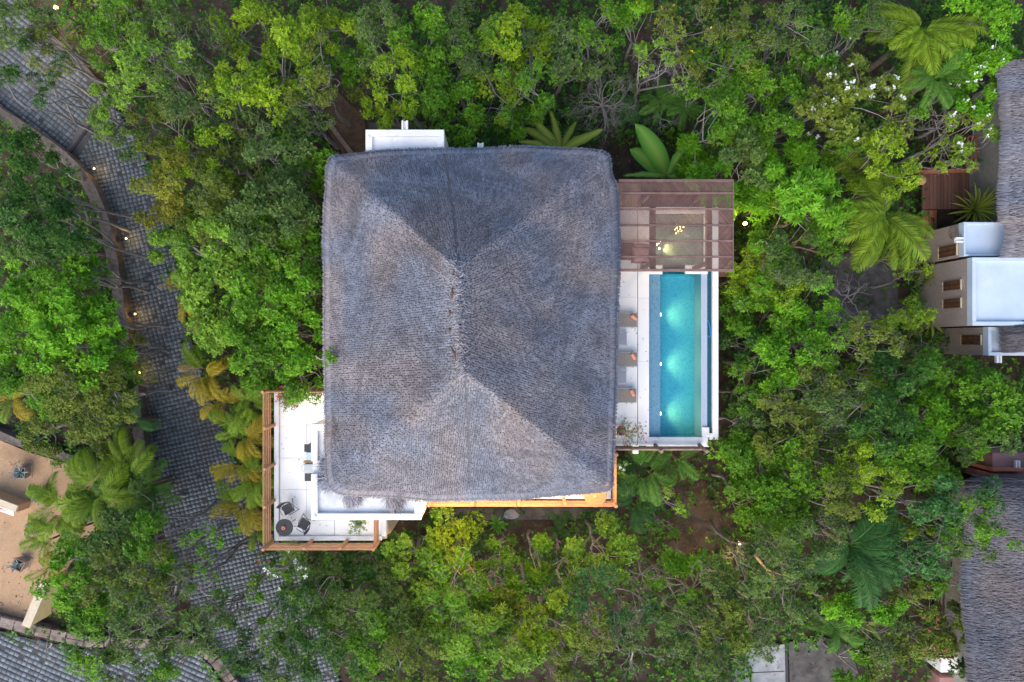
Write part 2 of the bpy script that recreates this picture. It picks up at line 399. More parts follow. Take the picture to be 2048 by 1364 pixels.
C_poly = [(-80, 1250), (0, 1262), (70, 1280), (170, 1300), (300, 1302), (395, 1306), (425, 1340), (470, 1420), (-80, 1420)]
street = sheet('street', C_poly, 0.012, M['mortar']); tag(street, kind='structure')
cobbles(street, C_poly, math.radians(-24), 0.27)

court = sheet('courtyard', [(-80, 845), (0, 880), (60, 905), (150, 932), (225, 952), (236, 1010), (160, 1100), (100, 1190), (66, 1250), (0, 1236), (-80, 1222)], 0.03, M['sand'])
tag(court, kind='structure')
for a, b_ in (((40, 900), (0, 1010)), ((95, 985), (60, 1140)), ((10, 1060), (-20, 1160)), ((60, 1140), (35, 1235))):
    u, w = at(*a), at(*b_); nn = Vector((-(w - u).y, (w - u).x, 0)).normalized() * 0.012
    MB().prism([(u + nn).to_tuple()[:2], (u - nn).to_tuple()[:2], (w - nn).to_tuple()[:2], (w + nn).to_tuple()[:2]], 0.02, 0.034).build('joint', M['pot'], court)

def strip_wall(name, path, width, h, mat, label, cat, wob=0.03, seed=0, z0=-0.2, parent=None, step=0.35):
    """rough garden wall along a path of photo points (given at the wall's top)"""
    r = random.Random(seed)
    pts = [at(x, y, h) for x, y in path]
    dn = [pts[0]]
    for a, b_ in zip(pts, pts[1:]):
        k = max(1, int((b_ - a).length / step))
        dn += [a.lerp(b_, (i + 1) / k) for i in range(k)]
    sm = [dn[0]] + [(dn[i - 1] + dn[i] * 2 + dn[i + 1]) / 4 for i in range(1, len(dn) - 1)] + [dn[-1]]
    V = []; n = len(sm)
    for i, p in enumerate(sm):
        t = (sm[min(i + 1, n - 1)] - sm[max(i - 1, 0)]); t.z = 0; t.normalize(); s = Vector((-t.y, t.x, 0))
        j = lambda a=wob: r.uniform(-a, a)
        w = width / 2
        for (o_, z) in ((w * 1.06 + j(), z0), (w + j(), h * 0.55 + j()), (w * 0.96 + j(), h + j() * .6), (w * .3 + j(), h + j() * .8), (-w * .3 + j(), h + j() * .8), (-w * .96 + j(), h + j() * .6), (-w + j(), h * .55 + j()), (-w * 1.06 + j(), z0)):
            V.append(p.xy.to_3d() + s * o_ + Vector((0, 0, z)))
    f = []
    for i in range(n - 1):
        for k in range(7): f.append((i * 8 + k, i * 8 + k + 1, (i + 1) * 8 + k + 1, (i + 1) * 8 + k))
    f += [tuple(range(8)), tuple(range((n - 1) * 8 + 7, (n - 1) * 8 - 1, -1))]
    o = MB().add(V, f).build(name, mat, parent)
    if label: tag(o, label, cat)
    return o

strip_wall('garden_wall', [(-120, 150), (-40, 200), (20, 240), (70, 272), (112, 302), (150, 335), (180, 376), (203, 425), (218, 485), (231, 560), (243, 640), (254, 705), (265, 772), (275, 850), (281, 912)], 0.56, 0.62, M['stone'],
           'curved rough brown earth-coloured wall along the left edge of the cobbled road', 'wall', seed=1)
strip_wall('garden_wall', [(-60, 845), (0, 872), (60, 894), (140, 918), (232, 946)], 0.42, 0.5, M['stone'],
           'low grey stone wall along the upper edge of the tan courtyard', 'wall', seed=2)
sw = empty('stone_wall', at(250, 1280, 0), 0, 'low pinkish stone wall curving between the tan courtyard and the lower street', 'wall')
wp = [at(x, y, .45) for x, y in [(-60, 1226), (0, 1243), (70, 1262), (170, 1284), (300, 1288), (392, 1290), (430, 1322), (462, 1364), (500, 1420)]]
core = MB(); cap = []
for a, b_ in zip(wp, wp[1:]):
    t = (b_ - a).normalized(); s = Vector((-t.y, t.x, 0)) * 0.24
    core.prism([(a + s).to_tuple()[:2], (b_ + s).to_tuple()[:2], (b_ - s).to_tuple()[:2], (a - s).to_tuple()[:2]], -0.2, 0.36)
    L_ = (b_ - a).length; k = 0.0
    while k < L_ - 0.15:
        w = min(random.uniform(0.5, 1.0), L_ - k)
        for sd_ in ((-.26, 0.0), (0.02, .27)):
            w2 = w - 0.03; o1, o2 = sd_[0] + random.uniform(-.03, .02), sd_[1] + random.uniform(-.02, .03)
            q = [a + t * (k + u) + Vector((-t.y, t.x, 0)) * v_ for u, v_ in ((random.uniform(0, .04), o1), (w2 - random.uniform(0, .04), o1 + random.uniform(0, .03)), (w2, o2), (0.01, o2 - random.uniform(0, .03)))]
            cap.append([(v.x, v.y) for v in q])
        k += w
core.build('core', M['stone'], sw).matrix_parent_inverse = Matrix.Translation(-sw.location)
for q in cap:
    o = MB().prism(q, 0.3, 0.45 + random.uniform(-.03, .03)).build('stone', M['pinkstone'], sw); o.matrix_parent_inverse = Matrix.Translation(-sw.location)

# tan beige wall by the lower courtyard corner
a, b_ = at(53, 1250, 2.1), at(88, 1168, 2.1); t = (b_ - a).normalized(); s = Vector((t.y, -t.x, 0)) * 0.2
q = [a - s, a + s, b_ + s, b_ - s]
yw = empty('entrance_wall', (a.x, a.y, 0), 0, 'tall pale yellow wall at the lower corner of the tan courtyard', 'wall')
for nm, z0, z1, mt, sc in (('wall', -.1, 2.04, 'yellowwall', 1), ('coping', 2.04, 2.12, 'beige', 1.08)):
    c_ = (a + b_) / 2
    o = MB().prism([((c_ + (v - c_) * sc).x - a.x, (c_ + (v - c_) * sc).y - a.y) for v in q], z0, z1).build(nm, M[mt], yw)
# beam wall with the leaning sign
sg = empty('beam_wall', at(-10, 1003, 0), 0, 'low tan block wall at the left edge of the courtyard behind the white sign', 'wall')
def rel(o, pts): return [(p[0] - o.location.x, p[1] - o.location.y) for p in pts]
MB().prism(rel(sg, [P(-40, 984, .9), P(0, 996, .9), P(38, 1010, .9), P(34, 1024, .9), P(0, 1010, .9), P(-40, 998, .9)]), 0, 0.9).build('block', M['sand'], sg)
MB().prism(rel(sg, [P(-40, 985, .9), P(0, 997, .9), P(37, 1011, .9), P(33, 1023, .9), P(0, 1009, .9), P(-40, 997, .9)]), 0.905, 0.96).build('coping', M['beige'], sg)
sb = empty('sign_board', at(5, 1018, .5), math.radians(-20), 'white sign board with a dark red motif leaning below the tan block wall', 'sign')
o = MB().box(-.5, -.2, -.02, .62, .16, .02).build('board', M['signwhite'], sb, rot=(.5, 0, 0))
b = MB()
for (x, y, r_) in ((-.14, 0, .1), (0.0, .02, .07), (.1, -.03, .055)):
    b.lathe([(r_, .021), (r_ * .9, .026)], 9, (x, y, 0))
b.build('motif', M['signred'], o)

# lower right path and bare ground
pt = sheet('path', [(1500, 1296), (1569, 1288), (1572, 1420), (1440, 1420), (1470, 1340)], 0.03, M['slab']); tag(pt, kind='structure')
MB().prism([P(1569, 1280), P(1573, 1280), P(1577, 1420), P(1572, 1420)], -0.02, 0.10).build('edging', M['blackmetal'], pt)
MB().prism([P(1500, 1344), P(1568, 1341), P(1568, 1343), P(1500, 1346)], 0.0, 0.034).build('joint', M['mortar'], pt)
ts = sheet('earth_terrace', [(1577, 1284), (1640, 1272), (1700, 1290), (1716, 1345), (1668, 1420), (1581, 1420)], 0.02, M['darkslab']); tag(ts, kind='structure')
st = sheet('side_path', [(858, 1016), (1232, 1012), (1236, 1030), (1150, 1038), (1000, 1040), (860, 1036)], 0.02, M['darkslab']); tag(st, kind='structure')
for x in (925, 1010, 1090, 1165):
    MB().prism([P(x, 1014), P(x + 1.5, 1014), P(x + 1.5, 1038), P(x, 1038)], 0.0, 0.024).build('joint', M['mortar'], st)
st = sheet('back_path', [(738, 246), (852, 243), (852, 275), (738, 275)], 0.02, M['darkslab']); tag(st, kind='structure')
st = sheet('dirt_path', [(640, 150), (730, 235), (735, 330), (700, 330), (655, 260)], 0.0, M['dirt']); tag(st, kind='structure')
gb = empty('timber_edging', at(680, 290, 0), 0, 'weathered timber plank edging the brown dirt path above the thatched roof', 'edging')
o = MB().prism(rel(gb, [P(652, 246), P(660, 242), P(708, 306), P(700, 310)]), 0, .14).build('plank', M['greylog'], gb)
gp = sheet('bare_earth', [(1640, 520), (1700, 505), (1790, 520), (1800, 640), (1740, 670), (1650, 650)], 0.0, M['darkslab']); tag(gp, kind='structure')
kb = sheet('kerb', [(46, 6), (60, 14), (112, 76), (166, 124), (204, 168), (196, 176), (160, 134), (104, 84), (52, 22)], 0.1, M['darkslab'], .2)
tag(kb, kind='structure')
# ------------------------------------------------------------------ the main villa
ZD = 4.2                                   # terrace and pool deck level
ZE, ZR = 7.55, 12.7                        # thatch eave and ridge
villa = empty('thatched_villa', (0, 0, 0), 0, 'large white villa under a grey hipped palm-thatch roof in the middle', 'house')

def X(px, z): return (px - 1024) * (H - z) / F
def Y(py, z): return -(py - 682) * (H - z) / F

# walls of both storeys
b = MB()
b.box(-8.25, -7.4, -.2, 4.6, 7.3, ZD - .18)                       # lower storey
b.build('lower_wall', M['white'], villa)
b = MB(); b.box(-5.9, -5.6, ZD + .01, 3.6, 7.2, ZE + .3); b.build('upper_wall', M['white'], villa)
lw = MB(); lw.box(-11.02, -9.24, -.2, -8.26, -2.35, ZD - .18).box(-8.255, -9.24, -.2, -6.06, -7.41, ZD - .181)
lw.build('terrace_base', M['beige'], villa)
pw = MB(); pw.box(4.61, -4.92, -.2, 9.60, 3.3, 2.5).box(4.61, 3.31, -.2, 9.60, 7.3, 2.5)
pw.build('pool_base', M['white'], villa)

def flat_block(x0, x1, y0, y1, z, parent, wm, rm, open_side=None, zb=-.2, par=.28, depth=.2):
    """flat roofed block: walls, roof slab, parapet on the sides that are not hidden under thatch"""
    fr = MB().box(x0 + .02, y0 + .02, zb, x1 - .02, y1 - .02, z - depth).build('block_wall', M[wm], parent)
    rf = MB().box(x0 + par - .01, y0 + par - .01, z - depth - .05, x1 - par + .01, y1 - par + .01, z - depth + .02).build('flat_roof', M[rm], parent)
    for s in 'nsew':
        if open_side and s in open_side: continue
        if s == 'n': bx = (x0, y1 - par, x1, y1)
        if s == 's': bx = (x0, y0, x1, y0 + par)
        if s == 'w': bx = (x0, y0 + par + .002, x0 + par, y1 - par - .002)
        if s == 'e': bx = (x1 - par, y0 + par + .002, x1, y1 - par - .002)
        m_ = MB().box(bx[0], bx[1], z - depth - .08, bx[2], bx[3], z, .015)
        m_.build('parapet', M['bluecoat'] if rm == 'bluecoat' else M['white'], parent)
    return rf

ZP = 7.2
sx0, sx1, sy0, sy1 = X(622, ZP), X(842, ZP), Y(1040, ZP), Y(848, ZP)
flat_block(sx0, -5.95, sy0 + 2.2, sy1, ZP, villa, 'white', 'whiteroof', 'es', ZD + .005)
flat_block(sx0 + .001, sx1, sy0, sy0 + 2.22, ZP - .002, villa, 'white', 'whiteroof', 'n', -.19)
nx0, nx1, ny1 = X(731, ZP), X(888, ZP), Y(259, ZP)
flat_block(nx0, nx1, 7.0, ny1, ZP, villa, 'beige', 'whiteroof', 's', -.19)

def spout(parent, x, y, z, dx, dy, L_=.42, w=.09):
    """white U-shaped rain spout through a parapet, pointing along (dx, dy)"""
    d = Vector((dx, dy, 0)); s = Vector((-dy, dx, 0)); b = MB(); c = Vector((x, y, z))
    for (o0, o1, z0, z1) in ((-w - .04, -w + .03, -.1, .06), (w - .03, w + .04, -.1, .06), (-w + .03, w - .03, -.1, -.05)):
        v = [c + s * o + d * u + Vector((0, 0, zz)) for zz in (z0, z1) for (u, o) in ((0, o0), (L_, o0), (L_, o1), (0, o1))]
        b.add(v, [(3, 2, 1, 0), (4, 5, 6, 7), (0, 1, 5, 4), (1, 2, 6, 5), (2, 3, 7, 6), (3, 0, 4, 7)])
    return b.build('rain_spout', M['white'], parent)
spout(villa, X(809, ZP), ny1 - .02, ZP - .1, 0, 1)
spout(villa, X(961, 6.6), Y(300, 6.6) - .2, 6.6, 0, 1, .5)
MB().lathe([(.07, 0), (.07, .02), (.03, .03)], 10, (X(809, ZP - .34), ny1 - .4, ZP - .31)).build('roof_drain', M['greymetal'], villa)
MB().lathe([(.07, 0), (.07, .02), (.03, .03)], 10, (X(731, ZP - .34), sy0 + .36, ZP - .31)).build('roof_drain', M['greymetal'], villa)
for (x, y) in ((X(630, ZP), sy0 + .14), (X(736, ZP), ny1 - .32)):
    MB().lathe([(.07, 0), (.065, .05), (.02, .055)], 12, (x, y, ZP)).build('vent_cap', M['white'], villa)
# small tapered light wall where the balcony meets the block
box('balcony_pier', M['beige'], villa, sx1 - .02, sy0 + 1.0, -.2, sx1 + .06, sy0 + 2.2, ZP - .4)

# floors, every tile a piece with a recessed joint
def tiled(name, x0, x1, y0, y1, z, xs, ys, parent, mat='tile', g=.007):
    f = MB().box(x0, y0, z - .16, x1, y1, z - .018).build(name, M['grout'], parent)
    ex = [x0] + [v for v in xs if x0 + .1 < v < x1 - .1] + [x1]; ey = [y0] + [v for v in ys if y0 + .1 < v < y1 - .1] + [y1]
    for i in range(len(ex) - 1):
        for j in range(len(ey) - 1):
            MB().box(ex[i] + g, ey[j] + g, z - .04, ex[i + 1] - g, ey[j + 1] - g, z + random.uniform(-.001, .001), .004).build('floor_tile', M[mat], f)
    return f
TW = 1.5
tiled('terrace_floor', -10.82, -8.27, -9.06, -2.55, ZD, [-9.57], [-8.35, -6.92, -5.45, -4.0], villa)
tiled('terrace_floor_corner', -8.262, -6.07, -9.06, sy0 - .001, ZD, [-7.25], [], villa)
xs_ = X(1275, ZD)
tiled('pool_deck', 3.61, xs_, -4.88, 6.25, ZD, [], [-3.55, -1.2, 1.2, 2.05, 3.35, 4.75, 6.1], villa)
tiled('pool_surround', xs_ + .02, 6.39, -4.88, 6.25, ZD + .003, [], [-.95, 2.0, 4.4], villa)
tiled('balcony_floor', -3.86, 4.62, -7.36, -5.7, ZD, [-2.4, -1.0, .4, 1.8, 3.2], [], villa)
# white kerb round the terrace
kz = ZD + .13
for bx in ((-11.04, -9.26, -10.83, -2.34), (-10.828, -9.26, -6.05, -9.07), (-6.06, -9.068, -5.85, sy0 - .002), (-10.828, -2.54, -8.6, -2.34)):
    box('terrace_kerb', M['white'], villa, bx[0], bx[1], ZD - .2, bx[2], bx[3], kz, .015)
box('terrace_pier', M['beige'], villa, -6.05, -9.27, -.2, -5.86, sy0 + .3, ZD - .205)
box('terrace_wall', M['white'], villa, -8.6, -2.55, ZD - .2, -6.2, -2.36, ZD + .9, .015)

# ---- thatch
SWp, SEp, NEp, NWp = (662, 992), (1228, 978), (1222, 318), (655, 322)
def eave_outline():
    """closed outline of the eave in photo points, clockwise from the lower left corner"""
    pts = [(668, 983), (654, 958), (651, 900), (652, 860), (649, 760), (648, 640), (648, 520), (649, 420), (650, 370), (651, 340), (656, 322), (664, 312),
           (700, 307), (760, 301), (850, 298), (940, 297), (1040, 294), (1130, 297), (1195, 300), (1214, 305),
           (1221, 318), (1225, 350), (1234, 374), (1238, 450), (1238, 520), (1234, 600), (1233, 700), (1232, 780), (1229, 850), (1226, 920), (1226, 962),
           (1222, 977), (1200, 984), (1130, 990), (1060, 996), (980, 998), (900, 1000), (850, 1001), (800, 996), (745, 992), (700, 991)]
    return pts
ep = eave_outline()
eo = [Vector((X(x, ZE), Y(y, ZE))) for x, y in ep]
def catmull(pts, n):
    out = []; m = len(pts)
    for i in range(m):
        p0, p1, p2, p3 = pts[i - 1], pts[i], pts[(i + 1) % m], pts[(i + 2) % m]
        for k in range(n):
            t = k / n
            out.append(0.5 * ((2 * p1) + (p2 - p0) * t + (2 * p0 - 5 * p1 + 4 * p2 - p3) * t * t + (3 * p1 - p0 - 3 * p2 + p3) * t ** 3))
    return out
dense = np.array([(p.x, p.y) for p in catmull(eo, 12)])
seg = np.linalg.norm(np.roll(dense, -1, 0) - dense, axis=1); cum = np.concatenate([[0], np.cumsum(seg)]); PER = cum[-1]
closed = np.vstack([dense, dense[:1]])
RA = np.array([X(917, ZR), Y(538, ZR)]); RB = np.array([X(930, ZR), Y(742, ZR)])
def arc_of(px, py):
    p = np.array([X(px, ZE), Y(py, ZE)]); return cum[np.argmin(((dense - p) ** 2).sum(1))]
a_nw, a_ne, a_se = arc_of(656, 322), arc_of(1222, 318), arc_of(1224, 972); a_sw = arc_of(672, 972)
def eave_pt(s):
    s = np.mod(s, PER); return np.stack([np.interp(s, cum, closed[:, 0]), np.interp(s, cum, closed[:, 1])], -1)
def ridge_t(s):
    """0 at the lower ridge end, 1 at the upper, for arc position s"""
    s = np.mod(s - a_sw, PER); nw, ne, se = (np.mod(v - a_sw, PER) for v in (a_nw, a_ne, a_se))
    ss = lambda u: np.clip((u - .03) / .94, 0, 1)
    t = np.zeros_like(s)
    t = np.where(s < nw, ss(s / nw), t); t = np.where((s >= nw) & (s < ne), 1.0, t)
    t = np.where((s >= ne) & (s < se), 1 - ss((s - ne) / (se - ne)), t)
    return t
def lump(x, y):
    return (0.05 * np.sin(1.1 * x + 0.7 * y + 1.0) + 0.045 * np.sin(0.6 * x - 1.4 * y) + 0.03 * np.sin(2.3 * x + 1.1 * np.sin(1.7 * y)) + 0.02 * np.sin(3.7 * y + x))
def roof_pt(s, v):
    e = eave_pt(s); t = ridge_t(s)[..., None]; r = RB + (RA - RB) * t
    p = e + (r - e) * v[..., None]
    prof = v - 0.05 * np.sin(np.pi * v) + 0.035 * np.exp(-((1 - v) / .05) ** 2)
    z = ZE + (ZR - ZE) * prof + lump(p[..., 0], p[..., 1]) * np.minimum(1, (1 - v) * 4 + .2)
    return np.concatenate([p, z[..., None]], -1)
def val_noise(x, y, sc, seed):
    r = np.random.default_rng(seed); g = r.random((64, 64))
    X_ = (x * sc) % 64; Y_ = (y * sc) % 64; i = X_.astype(int) % 64; j = Y_.astype(int) % 64; u = X_ - np.floor(X_); v = Y_ - np.floor(Y_)
    u = u * u * (3 - 2 * u); v = v * v * (3 - 2 * v); i2 = (i + 1) % 64; j2 = (j + 1) % 64
    return (g[i, j] * (1 - u) * (1 - v) + g[i2, j] * u * (1 - v) + g[i, j2] * (1 - u) * v + g[i2, j2] * u * v)
def thatch_col(x, y, jitter, tone=1.0):
    """weathered palm: blue-grey straw with bleached, brown and lichen-dark patches"""
    n = 0.45 * val_noise(x, y, .55, 1) + 0.3 * val_noise(x, y, 1.7, 2) + 0.25 * val_noise(x, y, 4.5, 3)
    k = 0.75 * (0.80 + 0.40 * n)[:, None] * jitter[:, None] * tone
    warm = np.clip(val_noise(x, y, .8, 4) * 1.5 - .33, 0, 1)[:, None]
    brown = np.clip(val_noise(x, y, 1.1, 5) * 3.4 - 2.6, 0, 1)[:, None]
    c = np.array([0.190, 0.205, 0.255]) * (1 - warm) + np.array([0.250, 0.222, 0.232]) * warm
    c = c * (1 - .5 * brown) + np.array([0.13, 0.095, 0.085]) * .5 * brown
    return np.clip(k * c, .01, .6)

# shell
ns, nv = 220, 40
sg_ = np.linspace(0, PER, ns, endpoint=False); vg = np.linspace(0, 1, nv)
SS, VV = np.meshgrid(sg_, vg, indexing='ij')
V = roof_pt(SS.ravel(), VV.ravel()).reshape(ns, nv, 3); V[:, :, 2] -= .03
low = V[:, 0].copy(); low[:, 2] -= .34; cx = low[:, :2].mean(0); low[:, :2] = cx + (low[:, :2] - cx) * .985
V2 = np.concatenate([V.reshape(-1, 3), low, low * [.55, .55, 1] + [cx[0] * .45, cx[1] * .45, 1.2]])
i = np.arange(ns); i2 = (i + 1) % ns
Q = [np.stack([i * nv + k, i2 * nv + k, i2 * nv + k + 1, i * nv + k + 1], -1) for k in range(nv - 1)]
o1 = ns * nv; o2 = o1 + ns
Q.append(np.stack([o1 + i, o1 + i2, i2 * nv, i * nv], -1)); Q.append(np.stack([o2 + i, o2 + i2, o1 + i2, o1 + i], -1))
roof = link('thatched_roof', np_mesh('thatched_roof', V2, np.concatenate(Q)[:, ::-1], M['thatch_core']), villa)

def seam_dist(p):
    """distance in plan to the two dark clefts that run from the ridge to the eaves"""
    d = np.full(len(p), 9.0)
    for path in (((890, 300), (896, 350), (906, 420), (916, 520)), ((931, 745), (936, 850), (938, 905), (940, 965))):
        q = []
        for (x, y) in path:
            zz = np.interp(y, [300, 530, 745, 1000], [ZE, ZR, ZR, ZE]); q.append(np.array([X(x, zz), Y(y, zz)]))
        for a, b_ in zip(q, q[1:]):
            ab = b_ - a; t = np.clip(((p - a) @ ab) / (ab @ ab), 0, 1); d = np.minimum(d, np.linalg.norm(p - (a + t[:, None] * ab), axis=1))
    return d

# thatch: one small bundle of palm straw per scale, in staggered courses
def scales():
    rows = []
    dv = 0.0090; v = 0.038; k = 0
    ref = np.linspace(0, PER, 400, endpoint=False); e = eave_pt(ref); t = ridge_t(ref)[:, None]
    while v < 0.992:
        q = e + (RB + (RA - RB) * t - e) * v
        Lr = np.linalg.norm(np.roll(q, -1, 0) - q, axis=1); c = np.concatenate([[0], np.cumsum(Lr)])
        n = max(40, int(c[-1] / 0.088))
        u = (np.arange(n) + (.5 if k % 2 else 0) + rng.normal(0, .13, n)) / n * c[-1]
        s = np.interp(np.mod(u, c[-1]), c, np.linspace(0, PER, 401))
        rows.append(np.stack([s, np.full(n, v), np.full(n, c[-1] / n)], -1))
        v += dv; k += 1
    R = np.concatenate(rows); n = len(R)
    s = R[:, 0]; v = np.clip(R[:, 1] + rng.normal(0, .0028, n), 0, .995); w = R[:, 2]
    p = roof_pt(s, v); up = roof_pt(s, np.minimum(v + .02, 1)); rt = roof_pt(s + .05, v)
    d = up - p; d /= np.linalg.norm(d, axis=1)[:, None]; a = rt - p; a /= np.linalg.norm(a, axis=1)[:, None] + 1e-9
    nrm = np.cross(a, d); nrm /= np.linalg.norm(nrm, axis=1)[:, None] + 1e-9; nrm[nrm[:, 2] < 0] *= -1
    keep = (seam_dist(p[:, :2]) > .05 + .015 * rng.random(n)) & (rng.random(n) > .003)
    p, d, a, nrm, w, v = p[keep], d[keep], a[keep], nrm[keep], w[keep], v[keep]; n = len(p)
    hw = (w * .5 * rng.uniform(.8, 1.2, n))[:, None]; Lh = rng.uniform(.06, .095, n)[:, None]; lift = rng.uniform(.004, .015, n)[:, None]
    sk = rng.normal(0, .014, n)[:, None]
    v0 = p + d * Lh - nrm * .008; v1 = p - a * hw + nrm * .003; v2 = p + a * hw + nrm * .003; v3 = p - d * Lh * .85 + a * sk + nrm * lift; vm = p + nrm * (.01 + lift * .4)
    V = np.stack([v0, v1, v2, v3, vm], 1).reshape(-1, 3); b = np.arange(n)[:, None] * 5
    T = np.concatenate([b + [0, 1, 4], b + [0, 4, 2], b + [1, 3, 4], b + [4, 3, 2]], 0)
    streak = val_noise(s[keep] * 1.0 + 3.3 * np.sin(v * 9), v * 5, 2.6, 12) * .5 + val_noise(s[keep], v * 3, 7.0, 13) * .5      # weather runs down the slope
    c = thatch_col(p[:, 0], p[:, 1], rng.uniform(.84, 1.16, n) * (.62 + .76 * streak))
    hip = np.min([np.abs((s[keep] - q_ + PER / 2) % PER - PER / 2) for q_ in (a_nw, a_ne, a_se, a_sw)], axis=0) / (PER / 8)
    bl = np.clip((v - .82) / .16, 0, 1)[:, None] ** 1.5 + .45 * (np.exp(-(hip / .16) ** 2) * np.clip(v * 1.6 - .2, 0, 1))[:, None]          # straw by the ridge is newer and paler
    c = c * (1 + .38 * bl) + np.array([.04, .022, .008]) * bl
    C = np.repeat(c, 5, 0)
    # each bundle is darker at its root and paler towards its tip
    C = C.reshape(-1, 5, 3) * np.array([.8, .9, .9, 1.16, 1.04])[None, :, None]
    return np_mesh('thatch_scales', V, [T], M['thatch'], C.reshape(-1, 3))
o = link('thatch_scales', scales(), roof); tag(o, kind='stuff')

def strands(base, out, n_each, L0, L1, w, tone, name, drop=.35, spread=.12, parent=roof):
    """loose straw from points 'base' in directions 'out' (both (n,3))"""
    n = len(base); out = out + rng.normal(0, spread, out.shape); out /= np.linalg.norm(out, axis=1)[:, None]
    L = rng.uniform(L0, L1, n)[:, None]
    side = np.cross(out, [0, 0, 1.0]); side /= np.linalg.norm(side, axis=1)[:, None] + 1e-9
    ww = w * rng.uniform(.6, 1.3, n)[:, None]
    m = base + out * L * .5 - np.array([0, 0, 1]) * L * drop * .2; t = base + out * L - np.array([0, 0, 1]) * L * drop
    V = np.stack([base - side * ww, base + side * ww, m + side * ww * .9 + [0, 0, .012], m - side * ww * .9, t + side * ww * .35, t - side * ww * .35], 1).reshape(-1, 3)
    b = np.arange(n)[:, None] * 6
    Q = np.concatenate([b + [0, 1, 2, 3], b + [3, 2, 4, 5]])
    c = thatch_col(base[:, 0], base[:, 1], rng.uniform(.7, 1.3, n), tone)
    o = link(name, np_mesh(name, V, Q, M['thatch'], np.repeat(c, 6, 0)), parent); tag(o, kind='stuff')
    return o
def eave_fringe(n, v, L0, L1, w, tone, name, drop, dz):
    s = rng.random(n) * PER; p = roof_pt(s, np.full(n, v)); q = roof_pt(s, np.full(n, v + .03)); out = p - q
    out /= np.linalg.norm(out, axis=1)[:, None]; p[:, 2] += dz
    strands(p, out, 1, L0, L1, w, tone, name, drop, .05)
eave_fringe(9000, .050, .22, .34, .024, 1.25, 'eave_fringe', .1, .0)
eave_fringe(9000, .028, .20, .42, .024, 1.25, 'eave_fringe', .3, -.04)
eave_fringe(6000, .010, .16, .26, .02, .95, 'eave_fringe', .8, -.12)
# bleached straw bent over the ridge and fanned down the hips
n = 420; t = rng.random(n); r = RB + (RA - RB) * t[:, None]; sidev = np.where(rng.random(n) < .5, -1.0, 1.0)
base = np.stack([r[:, 0] + rng.normal(0, .07, n), r[:, 1] + rng.normal(0, .12, n), np.full(n, ZR + .21) - np.abs(rng.normal(0, .05, n))], -1)
out = np.stack([sidev * .75, rng.normal(0, .35, n), -np.full(n, .55)], -1)
strands(base, out, 1, .16, .34, .016, 1.35, 'ridge_straw', .1, .04)
n = 160; ends = rng.random(n) < .5; c0 = np.where(ends[:, None], RA, RB); ang = rng.normal(0, 1.0, n) + np.where(ends, math.pi / 2, -math.pi / 2)
dirs = np.stack([np.cos(ang), np.sin(ang), np.full(n, -.75)], -1); rad = rng.random(n) ** .8 * 1.3
base = np.concatenate([c0, np.full((n, 1), ZR + .17)], 1) + dirs * rad[:, None] * np.array([1, 1, 1.02]); base[:, 2] += .03
strands(base, dirs, 1, .10, .20, .015, 1.1, 'ridge_straw', .02, .03)
# loose tufts that slipped onto the flat roof at the lower left corner
n = 2200; k = rng.integers(0, 4, n)
tc = np.array([P(668, 930, 7.2), P(706, 985, 7.2), P(788, 992, 7.2), P(664, 960, 7.2)])[k]; ta = np.radians(np.array([-170, -95, -80, -150]))[k] + rng.normal(0, .34, n)
base = np.concatenate([tc + rng.normal(0, .13, (n, 2)), (7.24 + rng.random(n) * .22)[:, None]], 1)
strands(base, np.stack([np.cos(ta), np.sin(ta), np.full(n, -.22)], -1), 1, .28, .62, .013, 1.55, 'slipped_tuft', .12, .07)
# brown ridge timber showing through the slits
for a, b_ in (((908, 538), (907, 552)), ((905, 575), (903, 598)), ((900, 620), (899, 632)), ((899, 655), (899, 664)), ((902, 692), (912, 719))):
    za = ZR - .1
    p, q = Vector((X(a[0], za), Y(a[1], za), za + .1)), Vector((X(b_[0], za), Y(b_[1], za), za + .12))
    MB().tube([p, (p + q) / 2 + Vector((.03, 0, .03)), q], [.02, .05, .015], 6).build('ridge_timber', M['deckwood'], roof)
# carrying posts at the eaves
for (x, y) in ((3.9, -5.2), (3.9, -1.2), (3.9, 2.8), (3.5, 5.9), (-3.4, -5.9), (.6, -5.9), (3.9, -5.9)):
    MB().tube([(x, y, ZD), (x, y, ZE + .2)], .11, 10).build('post', M['log'], villa)
# warm lamps on the ceiling over the south balcony and by the terrace door
for (x, y, z, pw_) in ((-2.4, -6.5, 6.7, 260), (.6, -6.5, 6.7, 240), (3.2, -6.4, 6.7, 130), (-6.45, -2.95, 6.6, 80)):
    cl = empty('ceiling_lamp', (x, y, z)); cl.parent = villa
    MB().lathe([(.05, 0), (.1, .03), (.1, .09), (.04, .12)], 12).build('lamp_shade', M['bulb'], cl)
    point_lamp('warm_bulb', cl, (0, 0, -.08), pw_, (1, .62, .26), .08)

